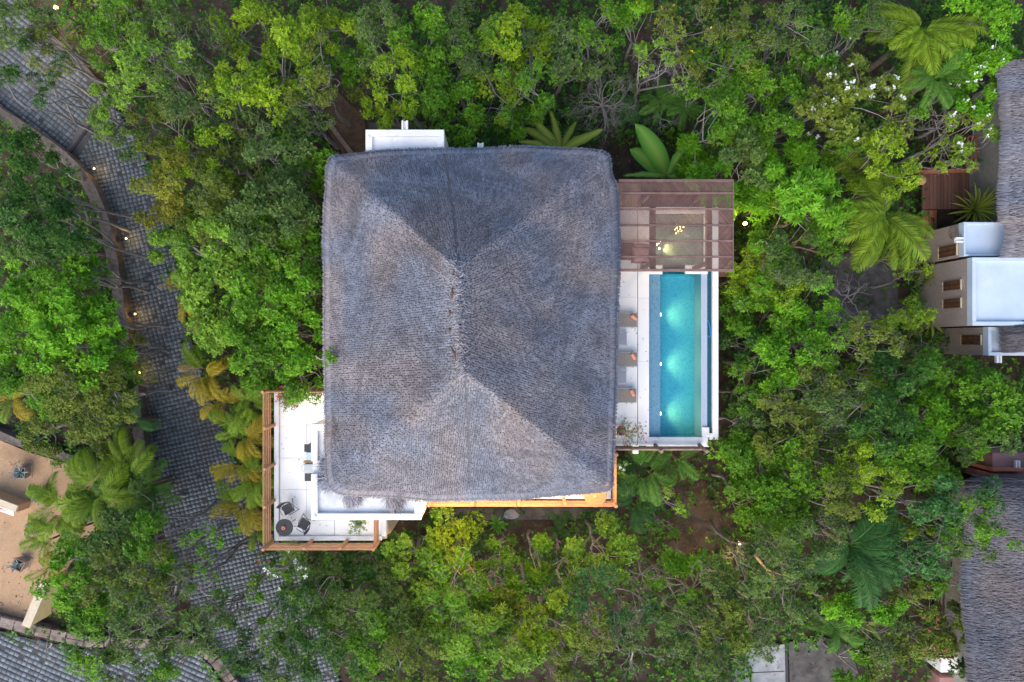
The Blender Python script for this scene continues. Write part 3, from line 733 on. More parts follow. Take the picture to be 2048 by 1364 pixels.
# ------------------------------------------------------------------ log railings
def railing(label, runs, zb, zt, posts, mat='log', rails=5, rr=.028, pr=.085):
    first = runs[0][0]
    root = empty('log_railing', (first[0], first[1], zb), 0, label, 'railing')
    for (a, b_) in runs:
        for k in range(rails):
            z = (zt - zb - .08) * (k + .6) / rails + .03
            MB().tube([(a[0] - first[0], a[1] - first[1], z), ((a[0] + b_[0]) / 2 - first[0], (a[1] + b_[1]) / 2 - first[1], z + .012), (b_[0] - first[0], b_[1] - first[1], z)], rr, 8).build('rail', M[mat], root, smooth=False)
    for p in posts:
        MB().tube([(p[0] - first[0], p[1] - first[1], 0), (p[0] - first[0], p[1] - first[1], zt - zb), (p[0] - first[0], p[1] - first[1], zt - zb + .06)], [pr, pr, pr * .8], 10).build('post', M[mat], root)
    return root
xw, ysth, xe, yn = -11.14, -9.34, -5.95, -2.28
railing('orange log railing round the left terrace with the bistro table', [((xw, yn), (xw, ysth)), ((xw, ysth), (xe - .22, ysth)), ((xe - .22, ysth), (xe - .22, sy0 + .0)), ((xw, yn), (-8.3, yn))], kz + .02, 5.55,
        [(xw + .02, yn)] + [(xw + .10, Y(v, 5.55)) for v in (857, 938, 1014)] + [(xw + .04, ysth + .04)] + [(X(v, 5.55), ysth + .09) for v in (608, 681)] + [(xe - .24, ysth + .04)])
yb = -7.42
railing('glowing orange log railing of the balcony under the lower edge of the thatch', [((-3.8, yb), (4.68, yb)), ((4.68, yb), (4.68, -5.0))], ZD + .02, 5.45,
        [(-3.72, yb + .06), (X(944.5, 5.45), yb + .09), (X(1038, 5.45), yb + .09), (X(1131, 5.45), yb + .09), (4.66, yb + .02), (4.68, -5.1)])
yp = Y(893, ZD) - .02
railing('weathered brown log railing along the lower end of the pool deck', [((X(1224, 5.2), yp), (X(1402, 4.8), yp))], ZD + .02, 5.0, [], 'greylog', 4, .05)
rl = bpy.data.objects['log_railing.002']
for x in (X(1310, ZD), X(1398, ZD)):
    MB().tube([(x - rl.location.x, .10, 0), (x - rl.location.x + .1, -.07, .95)], .085, 10).build('post', M['greylog'], rl)
box('rain_spout', M['white'], villa, X(1266, 3.6), yp - .42, 3.35, X(1277, 3.6), yp + .1, 3.6)

# ------------------------------------------------------------------ pool
pool = empty('swimming_pool', (7.8, -.6, ZD), 0, 'turquoise lap pool with three underwater lights beside the white deck', 'pool')
def pl(name, mat, x0, y0, z0, x1, y1, z1, bev=0.0, par=None):
    o = MB().box(x0 - 7.8, y0 + .6, z0 - ZD, x1 - 7.8, y1 + .6, z1 - ZD, bev).build(name, M[mat], par or pool); return o
px0, px1, py0, py1 = 6.392, 8.83, -4.48, 3.12
zf, zbn, zw = 2.92, 3.72, 4.10
pl('floor', 'mosaic', px0 - .1, py0 - .1, zf - .25, px1 + .28, 3.52, zf)
pl('bench', 'benchmosaic', px0 - .02, py0, zf + .002, 7.02, py1 + .02, zbn, .02)
pl('wall', 'mosaic', px0 - .12, py0 - .13, zf + .001, px1 + .29, py0 - .002, ZD - .07)
pl('infinity_edge', 'wetedge', px1, py0 + .001, zf + .001, 9.13, 3.50, zw + .012, .02)
pl('wall', 'mosaic', px0 - .12, py0, zf + .003, px0 - .004, 3.5, ZD - .071)
# white copings
pl('coping', 'white', px0 - .13, -4.90, ZD - .068, 9.14, py0, ZD + .004, .012)
pl('coping', 'white', 8.87, py0 + .002, ZD - .3, 9.19, -4.02, ZD + .008, .012)
pl('corner_block', 'white', 8.87, -4.93, 2.5, 9.19, -4.901, ZD + .006)
pl('coping', 'white', px0 - .13, py1, ZD - .3, 7.02, 3.55, ZD + .004, .03)
pl('coping', 'white', 8.08, py1 + .02, ZD - .3, 9.13, 3.55, ZD + .005, .03)
pl('overflow_channel', 'tealmosaic', 9.133, -4.3, 2.6, 9.34, 5.949, 4.02)
pl('outer_wall', 'white', 9.345, -4.60, -.2, 9.62, 6.25, ZD + .01, .015)
pl('channel_end', 'white', 9.195, -4.60, 2.5, 9.344, -4.301, ZD + .009)
# the upper basin under the pergola
pl('shallow_floor', 'sandmosaic', px0 - .1, 3.553, 3.0, 9.10, 5.95, 3.75)
pl('coping', 'white', px0 - .13, 5.95, ZD - .3, 9.34, 6.25, ZD + .004, .012)
pl('coping', 'white', 8.95, 3.553, ZD - .3, 9.13, 5.948, ZD + .006, .012)
wt = MB().box(px0 + .004 - 7.8, py0 + .004 + .6, zf + .006 - ZD, px1 + .02 - 7.8, py1 - .004 + .6, zw - ZD)
wt.build('water', M['water'], pool)
MB().box(7.024 - 7.8, py1 - .003 + .6, zf + .006 - ZD, 8.076 - 7.8, 3.549 + .6, zw - .001 - ZD).build('water', M['water'], pool)
MB().box(px0 + .004 - 7.8, 3.556 + .6, 3.752 - ZD, 8.946 - 7.8, 5.946 + .6, zw - .002 - ZD).build('water', M['water'], pool)
for py in (629, 728, 827):
    y = Y(py, 3.56)
    q = empty('pool_light', (7.03 - 7.8, y + .6, 3.56 - ZD)); q.parent = pool
    MB().tube([(0, 0, 0), (.045, 0, 0), (.06, 0, .0)], [.075, .07, .05], 12).build('lens', M['poolbulb'], q)
    point_lamp('pool_lamp', q, (.14, 0, 0), 52, (1, .62, .20), .15, 'SPOT', (0, math.radians(-74), 0), math.radians(108))
for y in (.35, -2.8):
    MB().tube([(7.02 - 7.8, y + .6, 3.5 - ZD), (7.05 - 7.8, y + .6, 3.5 - ZD)], .03, 8).build('inlet', M['white'], pool)
q = empty('pool_light', (6.9 - 7.8, 4.35 + .6, 3.95 - ZD)); q.parent = pool
MB().tube([(0, 0, 0), (.04, 0, 0)], [.07, .05], 10).build('lens', M['poolbulb'], q)
point_lamp('pool_lamp', q, (.12, 0, .05), 50, (1, .74, .30), .05, 'SPOT', (0, math.radians(-70), 0), math.radians(100))

hose = MB()
hp = [Vector((9.16, Y(640, 4.1), 4.06)), Vector((9.21, Y(646, 4.1), 4.09)), Vector((9.26, Y(656, 4.1), 4.08)), Vector((9.28, Y(668, 4.1), 4.07)), Vector((9.24, Y(674, 4.1), 4.07)), Vector((9.16, Y(671, 4.1), 4.06))]
hose.tube(hp, .022, 6)
tag(hose.build('hose', M['bluehose']), 'loop of bright blue hose lying in the dark overflow channel of the pool', 'hose')

# ------------------------------------------------------------------ pergola
ZG = 6.9
per = empty('pergola', (7.2, 5.4, ZD), 0, 'brown wooden slatted pergola with herringbone slats over the upper end of the pool', 'pergola')
gx0, gx1 = X(1237, ZG), X(1467, ZG)
beams_y = [Y(v, ZG) for v in (361, 386, 417.5, 450, 481.5, 513, 540)]
def pg(name, mat, *a): 
    x0, y0, z0, x1, y1, z1 = a
    return MB().box(x0 - 7.2, y0 - 5.4, z0 - ZD, x1 - 7.2, y1 - 5.4, z1 - ZD, .008).build(name, M[mat], per)
for i, y in enumerate(beams_y):
    hw_ = .05 if i in (0, 6) else .035
    pg('beam', 'slat', gx0, y - hw_, ZG - .14, gx1, y + hw_, ZG + (.045 if i not in (0, 6) else .05))
pg('beam', 'slat', gx1 - .05, beams_y[6] + .05, ZG - .13, gx1, beams_y[0] - .05, ZG + .048)
for x in (X(1308, ZG), X(1421, ZG)):
    pg('girder', 'slat', x - .11, beams_y[6] + .06, ZG - .42, x + .11, beams_y[0] - .06, ZG - .15)
for x in (X(1308, ZG), X(1421, ZG)):
    for y in (beams_y[6] + .35, beams_y[0] - .35):
        pg('post', 'slat', x - .08, y - .08, ZD - 1.2, x + .08, y + .08, ZG - .421)
allslat = []
for bay in range(6):
    y1, y0 = beams_y[bay] - .04, beams_y[bay + 1] + .04; hgt = y1 - y0; sgn = 1 if bay % 2 == 0 else -1
    x = gx0 - hgt * .9
    while x < gx1 + .9 * hgt:
        # from (xa, top) to (xb, bottom); '\\' when sgn is 1
        run = hgt * .92
        xa, xb = (x, x + run) if sgn > 0 else (x + run, x)
        ya, yb_ = y1, y0
        # clip to the frame
        def cl(xa, ya, xb, yb_, lim, low):
            if (xa < lim) == low and (xb < lim) == low: return None
            if ((xa < lim) == low):
                k = (lim - xa) / (xb - xa); return lim, ya + (yb_ - ya) * k, xb, yb_
            if ((xb < lim) == low):
                k = (lim - xa) / (xb - xa); return xa, ya, lim, ya + (yb_ - ya) * k
            return xa, ya, xb, yb_
        r_ = cl(xa, ya, xb, yb_, gx0, True)
        r_ = r_ and cl(*r_, gx1 - .055, False)
        if r_ and math.hypot(r_[0] - r_[2], r_[1] - r_[3]) > .06: allslat.append((bay, r_))
        x += .066
slat_me = MB().box(-.5, -.0115, -.015, .5, .0115, .015).me('slat', M['slat'])
allslat.sort(key=lambda q_: -math.hypot(q_[1][0] - q_[1][2], q_[1][1] - q_[1][3]) if q_[0] >= 2 else 0)
rest = MB()
for k, (bay, (xa, ya, xb, yb_)) in enumerate(allslat):
    c = Vector(((xa + xb) / 2 - 7.2, (ya + yb_) / 2 - 5.4, ZG - ZD)); L_ = math.hypot(xa - xb, ya - yb_); an = math.atan2(yb_ - ya, xb - xa)
    if k < 300:
        link('slat', slat_me, per, c, (0, 0, an), (L_, 1, 1))
    else:
        u = Vector((math.cos(an), math.sin(an), 0)) * L_ / 2; w = Vector((-math.sin(an), math.cos(an), 0)) * .0115; z = Vector((0, 0, .015))
        rest.add([c - u - w - z, c + u - w - z, c + u + w - z, c - u + w - z, c - u - w + z, c + u - w + z, c + u + w + z, c - u + w + z],
                 [(3, 2, 1, 0), (4, 5, 6, 7), (0, 1, 5, 4), (1, 2, 6, 5), (2, 3, 7, 6), (3, 0, 4, 7)])
tag(rest.build('slats', M['slat'], per), kind='stuff')
# timber floor below the upper bays
dk = empty('timber_deck', (7.2, 7.0, ZD), 0, 'dark plank deck seen through the slats at the upper end of the pergola', 'deck')
x = 4.7; k = 0
while x < 9.9:
    MB().box(x - 7.2, 6.27 - 7.0, -.1, x + .135 - 7.2, 7.35 - 7.0, .006, .005).build('plank', M['tanplank'] if x < 5.9 else M['deckwood'], dk); x += .145
y = 3.0
while y < 6.2:
    MB().box(9.64 - 7.2, y - 7.0, -.1, 10.3 - 7.2, y + .135 - 7.0, .003, .005).build('plank', M['deckwood'], dk); y += .145

pn = empty('pendant_lamp', (X(1356, 6.2), Y(458, 6.2), 6.2), 0, 'lit pendant lamp with warm bulbs hanging under the pergola slats', 'lamp')
MB().tube([(0, 0, .15), (0, 0, .6)], .012, 6).build('cable', M['blackmetal'], pn)
MB().lathe([(.03, .12), (.05, .1), (.05, .14), (.02, .17)], 10).build('hub', M['blackmetal'], pn)
for k in range(9):
    a = k * 2.4; r_ = .06 + .022 * k
    bb = MB().tube([(0, 0, .12), (math.cos(a) * r_, math.sin(a) * r_, .06 - .01 * (k % 3))], .006, 5).build('arm', M['blackmetal'], pn)
    MB().lathe([(.01, -.03), (.03, -.01), (.032, .015), (.012, .035)], 8, (math.cos(a) * r_, math.sin(a) * r_, .04)).build('bulb', M['bulb'], bb)
point_lamp('warm_bulb', pn, (0, 0, -.12), 45, (1, .7, .35), .12)

# furniture under the pergola
ch = empty('armchair', (X(1283, 4.6), Y(508, 4.6), ZD), 0, 'mauve cushioned armchair seen through the lower left pergola slats', 'chair')
MB().box(-.42, -.4, .12, .42, .4, .34, .02).build('base', M['slat'], ch); MB().box(-.36, -.34, .342, .36, .3, .48, .04).build('cushion', M['mauve'], ch)
MB().box(-.42, .3, .342, .42, .42, .78, .03).build('backrest', M['slat'], ch)
for s_ in (-1, 1): MB().box(s_ * .39 - .05, -.4, .342, s_ * .39 + .05, .298, .58, .02).build('armrest', M['slat'], ch)
ch = empty('side_chair', (X(1250, 4.6), Y(505, 4.6), ZD), 0, 'dark brown wooden chair beside the thatch at the left end of the pergola', 'chair')
MB().box(-.3, -.34, .36, .3, .34, .44, .02).build('seat', M['deckwood'], ch); MB().box(-.34, .3, .44, .34, .38, .95, .02).build('backrest', M['deckwood'], ch)
for sx in (-.26, .26):
    for sy in (-.3, .28): MB().box(sx - .03, sy - .03, 0, sx + .03, sy + .03, .359).build('leg', M['deckwood'], ch)

# ------------------------------------------------------------------ sun loungers, tables, towels on the pool deck
def make_lounger():
    r = empty('sun_lounger', (0, 0, 0), 0)
    MB().box(-1.0, -.34, .24, 1.0, -.31, .31, .008).build('side_rail', M['greymetal'], r); MB().box(-1.0, .31, .24, 1.0, .34, .31, .008).build('side_rail', M['greymetal'], r)
    MB().box(.97, -.309, .242, 1.0, .309, .308).build('end_rail', M['greymetal'], r)
    for x0, x1 in ((-.25, .36), (.37, .965)): MB().box(x0, -.308, .285, x1, .308, .312, .006).build('sling', M['taupefabric'], r)
    bk = MB(); bk.add([(-1.0, -.3, .62), (-.26, -.3, .30), (-.26, .3, .30), (-1.0, .3, .62), (-1.0, -.3, .59), (-.26, -.3, .27), (-.26, .3, .27), (-1.0, .3, .59)], [(0, 1, 2, 3), (7, 6, 5, 4), (0, 4, 5, 1), (1, 5, 6, 2), (2, 6, 7, 3), (3, 7, 4, 0)])
    bk.build('backrest', M['taupefabric'], r)
    for sx in (-.75, .78):
        for sy in (-.37, .37): MB().tube([(sx, sy * .9, .27), (sx, sy, 0)], .02, 6).build('leg', M['greymetal'], r)
    for sy in (-.355, .355): MB().lathe([(.03, .26), (.035, .28), (.02, .3)], 8, (.78, sy, 0)).build('bolt', M['greymetal'], r)
    return r
def copy_tree(o, parent=None):
    c = o.copy(); COL.objects.link(c)
    if parent is not None: c.parent = parent
    for k in list(o.children): copy_tree(k, c)
    return c
lg = None
LB = ['grey-brown sun lounger nearest the pergola with a coral towel on its foot', 'middle one of three grey-brown sun loungers with a coral towel', 'grey-brown sun lounger nearest the flower pot with an orange towel']
TL = ['rolled coral towel on the sun lounger nearest the pergola', 'rolled coral towel on the middle sun lounger', 'rolled orange towel on the sun lounger nearest the flower pot']
for i, (pxr, py) in enumerate(((1275, 640), (1276, 718.5), (1273.5, 791))):
    xr, y = X(pxr, 4.5), Y(py, 4.5)
    if lg is None: o = lg = make_lounger()
    else: o = copy_tree(lg)
    o.location = (xr - 1.0, y, ZD); tag(o, LB[i], 'sun lounger', 'sun loungers by the pool')
for i, (px, py, a) in enumerate(((1268, 635, -40), (1267, 713, -55), (1265, 786, -62))):
    t = empty('towel', (X(px, 4.55), Y(py, 4.55), ZD + .315), math.radians(a), TL[i], 'towel', 'towels on the loungers')
    b = MB(); prof = [(.0, .0), (.05, .0), (.075, .03), (.08, .06), (.065, .095), (.03, .11), (0, .112)]
    n = len(prof); pts = [(-y_, z_) for y_, z_ in prof[:0:-1]] + [(y_, z_) for y_, z_ in prof]
    v = []; 
    for xx, sc in ((-.15, .9), (-.14, 1), (-.05, 1.04), (.06, 1.0), (.14, 1.02), (.152, .9)): v += [(xx, q_[0] * sc, q_[1] * sc) for q_ in pts]
    m = len(pts); f = []
    for a_ in range(5):
        for k in range(m - 1): f.append((a_ * m + k, a_ * m + k + 1, (a_ + 1) * m + k + 1, (a_ + 1) * m + k))
    f += [tuple(range(m)), tuple(range(6 * m - 1, 5 * m - 1, -1))]
    b.add(v, f).build('roll', M['towel'], t)
    MB().box(-.13, -.079, .085, .12, .02, .118, .01).build('fold', M['towel'], t)
for i, (px, py, lb) in enumerate(((1241, 677.5, 'grey low side table between the two upper sun loungers'), (1240, 754, 'grey low side table between the two lower sun loungers'))):
    if i == 0:
        r = empty('side_table', (0, 0, 0)); MB().box(-.3, -.27, .4, .28, .27, .43, .006).build('table_top', M['greyfabric'], r)
        for sy in (-.3, .3):
            MB().box(-.34, sy - .025, .375, .34, sy + .025, .41, .004).build('side_bar', M['greymetal'], r)
            for sx in (-.28, .3): MB().box(sx - .02, sy - .02, 0, sx + .02, sy + .02, .374).build('leg', M['greymetal'], r)
        stb = r
    else: r = copy_tree(stb)
    r.location = (X(px, 4.6), Y(py, 4.6), ZD); tag(r, lb, 'side table', 'side tables between the loungers')
bx = empty('bench', (X(1233, 4.5), Y(548, 4.5), ZD), 0, 'small tan wooden bench end beside the thatch below the pergola', 'bench')
MB().box(-.18, -.3, .36, .18, .3, .42, .01).build('seat', M['straw'], bx)
for sy in (-.26, .26): MB().box(-.14, sy - .03, 0, .14, sy + .03, .359).build('leg', M['straw'], bx)

# ------------------------------------------------------------------ terrace furniture
tb = empty('round_table', (X(569, 4.9), Y(1055, 4.9), ZD), 0, 'round black woven bistro table in the lower left terrace corner', 'table')
MB().lathe([(.35, .68), (.39, .69), (.395, .715), (.38, .73), (.0, .731)], 32).build('table_top', M['wicker'], tb)
for a in (.6, 2.7, 3.74, 5.84):
    MB().tube([(math.cos(a) * .3, math.sin(a) * .3, .68), (math.cos(a + math.pi) * .1, math.sin(a + math.pi) * .1, .35), (math.cos(a) * .36, math.sin(a) * .36, .0)], .012, 6).build('leg', M['blackmetal'], tb)
cb = empty('candle_bowl', (X(567, 4.95), Y(1056, 4.95), ZD + .731), 0, 'small pink and red candle bowl on the round black table', 'bowl')
MB().lathe([(.04, 0), (.08, .03), (.085, .06), (.07, .06), (.05, .035)], 14).build('bowl', M['towel'], cb)
MB().lathe([(.035, .036), (.035, .07), (.0, .072)], 10).build('candle', M['signred'], cb)
def make_chair():
    r = empty('bistro_chair', (0, 0, 0))
    MB().box(-.23, -.22, .44, .23, .22, .465, .006).build('seat', M['wicker'], r)
    b = MB(); n = 7; v = []
    for k in range(n):
        u = k / (n - 1) * 2 - 1
        for (dy, z) in ((0, .56), (.10, .88), (.13, .88), (.03, .56)): v.append((u * .27, -.27 - dy + .07 * u * u * 1.0, z))
    f = []
    for k in range(n - 1):
        for j in range(4): f.append((k * 4 + j, (k + 1) * 4 + j, (k + 1) * 4 + (j + 1) % 4, k * 4 + (j + 1) % 4))
    f += [(3, 2, 1, 0), tuple((n - 1) * 4 + j for j in range(4))]
    b.add(v, f).build('backrest', M['wicker'], r)
    for s_ in (-1, 1):
        MB().tube([(s_ * .25, .33, 0), (s_ * .25, -.1, .45), (s_ * .26, -.3, .72)], .013, 6).build('leg', M['blackmetal'], r)
        MB().tube([(s_ * .24, -.30, 0), (s_ * .24, .10, .44), (s_ * .24, .20, .47)], .013, 6).build('leg', M['blackmetal'], r)
        MB().tube([(s_ * .26, -.29, .68), (s_ * .28, .0, .66), (s_ * .27, .18, .64)], .014, 6).build('armrest', M['blackmetal'], r)
    MB().tube([(-.25, .31, .03), (.25, .31, .03)], .012, 6).build('stretcher', M['blackmetal'], r)
    return r
c1 = make_chair(); c1.location = (X(575, 4.7), Y(1018, 4.7), ZD); c1.rotation_euler = (0, 0, math.radians(-150 + 0))
tag(c1, 'black woven folding chair above the round table on the left terrace', 'chair', 'bistro chairs on the terrace')
c2 = copy_tree(c1); c2.location = (X(607, 4.7), Y(1049, 4.7), ZD); c2.rotation_euler = (0, 0, math.radians(60))
tag(c2, 'black woven folding chair to the right of the round table on the left terrace', 'chair', 'bistro chairs on the terrace')

# grill by the terrace wall
gr = empty('grill_counter', (X(618, 5.0), Y(925, 5.0), ZD), 0, 'narrow black and grey steel grill counter against the white terrace wall', 'grill')
wx = sx0 - gr.location.x
for nm, mt, x0, y0, z0, x1, y1, z1 in (('shelf', 'blackmetal', -.22, .48, .7, wx + .1, .82, .8), ('shelf', 'blackmetal', -.2, -.85, .7, wx + .1, -.48, .8), ('tray', 'bluecoat', -.12, .1, .72, wx + .1, .47, .84), ('grill_body', 'greymetal', -.18, -.46, .5, wx + .12, -.05, .95), ('board', 'straw', -.24, -.03, .7, wx + .1, .08, .86), ('cabinet', 'blackmetal', -.1, -.8, 0, wx + .1, .8, .49)):
    MB().box(x0, y0, z0, x1, y1, z1, .012).build(nm, M[mt], gr)
MB().tube([(-.2, -.4, .86), (-.29, -.36, .9), (-.3, -.12, .9), (-.2, -.08, .86)], .014, 6).build('handle', M['greymetal'], gr)
for y in (-.38, -.28, -.18): MB().tube([(-.17, y, .62), (-.24, y, .62)], .025, 8).build('knob', M['blackmetal'], gr)

# balcony table with woven top
wt_ = empty('woven_table', (X(1191, 4.9), Y(992, 4.9), ZD), 0, 'round woven straw table in the lower right corner of the balcony', 'table')
MB().lathe([(.34, 0), (.38, .3), (.5, .62), (.52, .66), (.5, .69), (.25, .70), (.0, .70)], 28).build('woven_body', M['straw'], wt_)
MB().lathe([(.03, .70), (.05, .72), (.02, .75)], 10).build('finial', M['beige'], wt_)

# ------------------------------------------------------------------ neighbour villas
nb = empty('thatched_villa', (X(2000, 4), Y(560, 4), 0), 0, 'taupe neighbour villa at the right edge with pale blue flat roofs and wooden shutters', 'house')
def np_(x, y): return (x - nb.location.x, y - nb.location.y)
ZN = 4.2
def block(name, x0p, x1, y0p, y1p, z, par=.24, sides='nsew'):
    x0, y0, y1 = X(x0p, z), Y(y0p, z), Y(y1p, z)
    ax0, ay0 = np_(x0, min(y0, y1)); ax1, ay1 = np_(x1, max(y0, y1))
    MB().box(ax0 + .015, ay0 + .015, -.2, ax1, ay1 - .015, z - .32).build('block_wall', M['taupe'], nb)
    MB().box(ax0 + .05, ay0 + .05, z - .40, ax1 - .02, ay1 - .05, z - .16).build('flat_roof', M['bluecoat'], nb)
    for s in sides:
        b_ = {'n': (ax0, ay1 - par, ax1, ay1), 's': (ax0, ay0, ax1, ay0 + par), 'w': (ax0 + .001, ay0 + par + .002, ax0 + par, ay1 - par - .002)}.get(s)
        if b_: MB().box(b_[0], b_[1], z - .38, b_[2], b_[3], z, .015).build('parapet', M['bluecoat'], nb)
    return x0
xe_ = 27.5
xA = block('a', 1928, xe_, 512, 444, 4.0, .1, 'nws')
xB = block('b', 1945, xe_, 651, 514.5, 4.4, .19, 'nws')
xC = block('c', 1977, xe_, 711, 653.5, 3.9, .16, 'wsn')
def shutter(xw_, py0, py1, z0, z1):
    """louvered wooden shutter set in the west wall"""
    zc = (z0 + z1) / 2; y0, y1 = Y(py1, zc), Y(py0, zc)
    w = empty('window', (xw_ - nb.location.x + .01, (y0 + y1) / 2 - nb.location.y, z0)); w.parent = nb
    hy, hz = (y1 - y0) / 2, z1 - z0
    MB().box(-.02, -hy, 0, .03, hy, hz).build('pane', M['blackmetal'], w)
    for a in ((-.06, -hy - .05, -.06, .0, hy + .05, 0), (-.06, -hy - .05, hz, .0, hy + .05, hz + .05)): MB().box(*a).build('frame', M['beige'], w)
    for s_ in (-1, 1): MB().box(-.05, s_ * hy - .03, .001, .0, s_ * hy + .03, hz - .001).build('frame', M['darkwood'], w)
    MB().box(-.055, -.025, .002, 0, .025, hz - .002).build('mullion', M['darkwood'], w)
    n = 9
    for k in range(n):
        z = hz * (k + .5) / n
        for s_ in (-1, 1):
            c = s_ * hy / 2; b_ = MB(); hw = hy / 2 - .035
            b_.add([(-.045, c - hw, z - .05), (-.045, c + hw, z - .05), (-.022, c + hw, z + .05), (-.022, c - hw, z + .05), (-.035, c - hw, z - .055), (-.035, c + hw, z - .055), (-.012, c + hw, z + .045), (-.012, c - hw, z + .045)],
                   [(0, 1, 2, 3), (7, 6, 5, 4), (0, 4, 5, 1), (2, 6, 7, 3)])
            b_.build('louver', M['darkwood'], w)
shutter(xA, 493, 512, 2.15, 3.5); shutter(xB, 563, 579, 2.3, 3.6); shutter(xB, 599, 615, 2.3, 3.6); shutter(xC, 672, 688, 2.0, 3.4)
def nspout(px, py, z, dx, dy, L_=.5):
    o = spout(nb, X(px, z) - nb.location.x, Y(py, z) - nb.location.y, z, dx, dy, L_, .08); return o
nspout(1930, 480, 3.9, -1, 0, .45); nspout(2020, 513, 4.35, 0, 1, .4); nspout(2024, 652, 4.3, 0, -1, .4); nspout(1997, 711, 3.85, 0, -1, .35)
# old wire coils on the wall
for k, (y, r_) in enumerate(((Y(466, 3.2), .24), (Y(468, 3.2) - .1, .17), (Y(462, 3.2) - .05, .3))):
    MB().tube([(xA - nb.location.x - .05 - .02 * k, y + r_ * math.cos(a * .42) - nb.location.y, 3.3 + r_ * math.sin(a * .42)) for a in range(16)], .012, 5).build('wire_coil', M['palmtrunk'], nb)
MB().tube([(xB - nb.location.x - .03, Y(552, 3.8) - nb.location.y, 3.75), (xB - nb.location.x - .03, Y(582, 3.9) - nb.location.y, 3.95)], .012, 5).build('conduit', M['greymetal'], nb)
bxm = empty('utility_box', (X(1863, .9), Y(500, .9), 0), 0, 'pale grey square utility box at the foot of the taupe villa wall', 'box')
MB().box(-.2, -.22, 0, .2, .22, .9, .02).build('cabinet', M['slab'], bxm); MB().box(-.17, -.19, .9, .17, .19, .93, .01).build('lid', M['greymetal'], bxm)

def thatch_slope(root, poly_px, ze, zr, dirx, name='thatched_roof', nrow=46, seed=3, x_right=31.0, tone=1.0):
    """a west-facing thatch slope running off the frame; poly_px = eave line top to bottom in photo points"""
    pts = [Vector((X(x, ze), Y(y, ze))) for x, y in poly_px]
    yy = np.array([p.y for p in pts])[::-1]; xx = np.array([p.x for p in pts])[::-1]
    y0, y1 = yy.min(), yy.max(); r = np.random.default_rng(seed)
    def pos(y, u): 
        ex = np.interp(y, yy, xx); x = ex + (x_right - ex) * u
        ch = np.minimum(np.minimum((y - y0) / 1.2, (y1 - y) / 1.2), 1).clip(0, 1)
        z = ze + (zr - ze) * u * 1.0 + lump(x, y) - .5 * (1 - ch) ** 2
        return np.stack([x, y, z], -1)
    ny, nu = 60, 16
    Yg, Ug = np.meshgrid(np.linspace(y0, y1, ny), np.linspace(0, 1, nu), indexing='ij')
    V = pos(Yg.ravel(), Ug.ravel()); V[:, 2] -= .04
    lowv = V.copy(); lowv[:, 2] -= .35
    ii = (np.arange(ny - 1)[:, None] * nu + np.arange(nu - 1)[None, :]).ravel()
    Q = np.stack([ii, ii + 1, ii + nu + 1, ii + nu], -1); Q2 = Q[:, ::-1] + ny * nu
    e = np.arange(ny - 1) * nu; Q3 = np.stack([e, e + nu, e + nu + ny * nu, e + ny * nu], -1)
    e = np.arange(nu - 1); Q4 = np.stack([e, e + ny * nu, e + 1 + ny * nu, e + 1], -1); k = (ny - 1) * nu; Q5 = Q4[:, ::-1] + k
    W_ = np.concatenate([V, lowv]) - np.array(root.location)
    rf = link(name, np_mesh(name, W_, np.concatenate([Q, Q2, Q3, Q4, Q5])[:, ::-1], M['thatch_core']), root)
    n = int((y1 - y0) * 7.5 * 190)
    y = r.uniform(y0, y1, n); u = r.uniform(0, .55, n); p = pos(y, u); q = pos(y, u + .03)
    d = p - q; d /= np.linalg.norm(d, axis=1)[:, None]; d += r.normal(0, .05, d.shape) + np.array([0, .0, .13])
    base = p + np.array([0, 0, .015]) - np.array(root.location)
    old = roof
    strands(base, d, 1, .14, .3, .015, tone, 'thatch_straw', .2, .08, rf)
    n = int((y1 - y0) * 260); y = r.uniform(y0, y1, n); p = pos(y, np.full(n, .01)); d = np.tile([-1., 0, -.35], (n, 1))
    strands(p - np.array(root.location), d, 1, .2, .42, .02, tone * .9, 'eave_fringe', .35, .1, rf)
    return rf
thatch_slope(nb, [(2016, 116), (2013, 150), (2017, 220), (2016, 300), (2014, 380), (2015, 440), (2028, 446), (2030, 512)], 5.0, 9.0, 1, tone=1.05)
thatch_slope(nb, [(2040, 640), (2022, 655), (2018, 680), (2030, 705)], 4.6, 6.0, 1, seed=5, tone=.6)
bw = MB(); a0 = np_(X(1992, 4.4), Y(445, 4.4)); a1 = np_(27.5, Y(120, 4.4)); bw.box(24.35 - nb.location.x, a0[1] + .01, -.2, a1[0], a1[1], 4.5); bw.build('long_wall', M['greywall'], nb)
# ground strip and rails of the upper terrace
gt = empty('timber_terrace', (X(1890, 1.2), Y(375, 1.2), 0), 0, 'dark red-brown plank terrace with a wooden rail beside the neighbour villa', 'deck')
def gl_(x, y): return (x - gt.location.x, y - gt.location.y)
x = X(1845, 1.2)
while x < X(1934, 1.2):
    a0 = gl_(x, Y(418, 1.2)); MB().box(a0[0], a0[1], 1.1, a0[0] + .17, gl_(0, Y(338, 1.2))[1], 1.2, .006).build('plank', M['deckwood'], gt); x += .185
x = X(1846, 1.1)
while x < X(1874, 1.1):
    a0 = gl_(x, Y(480, 1.1)); MB().box(a0[0], a0[1], .95, a0[0] + .17, gl_(0, Y(420, 1.1))[1], 1.06, .006).build('plank', M['redwood'], gt); x += .185
a0, a1 = gl_(X(1835, 1.9), Y(341, 1.9)), gl_(X(1962, 1.9), Y(337, 1.9))
for z in (1.3, 1.55, 1.8): MB().tube([(a0[0], a0[1], z), (a1[0], a1[1], z)], .05, 8).build('rail', M['redwood'], gt)
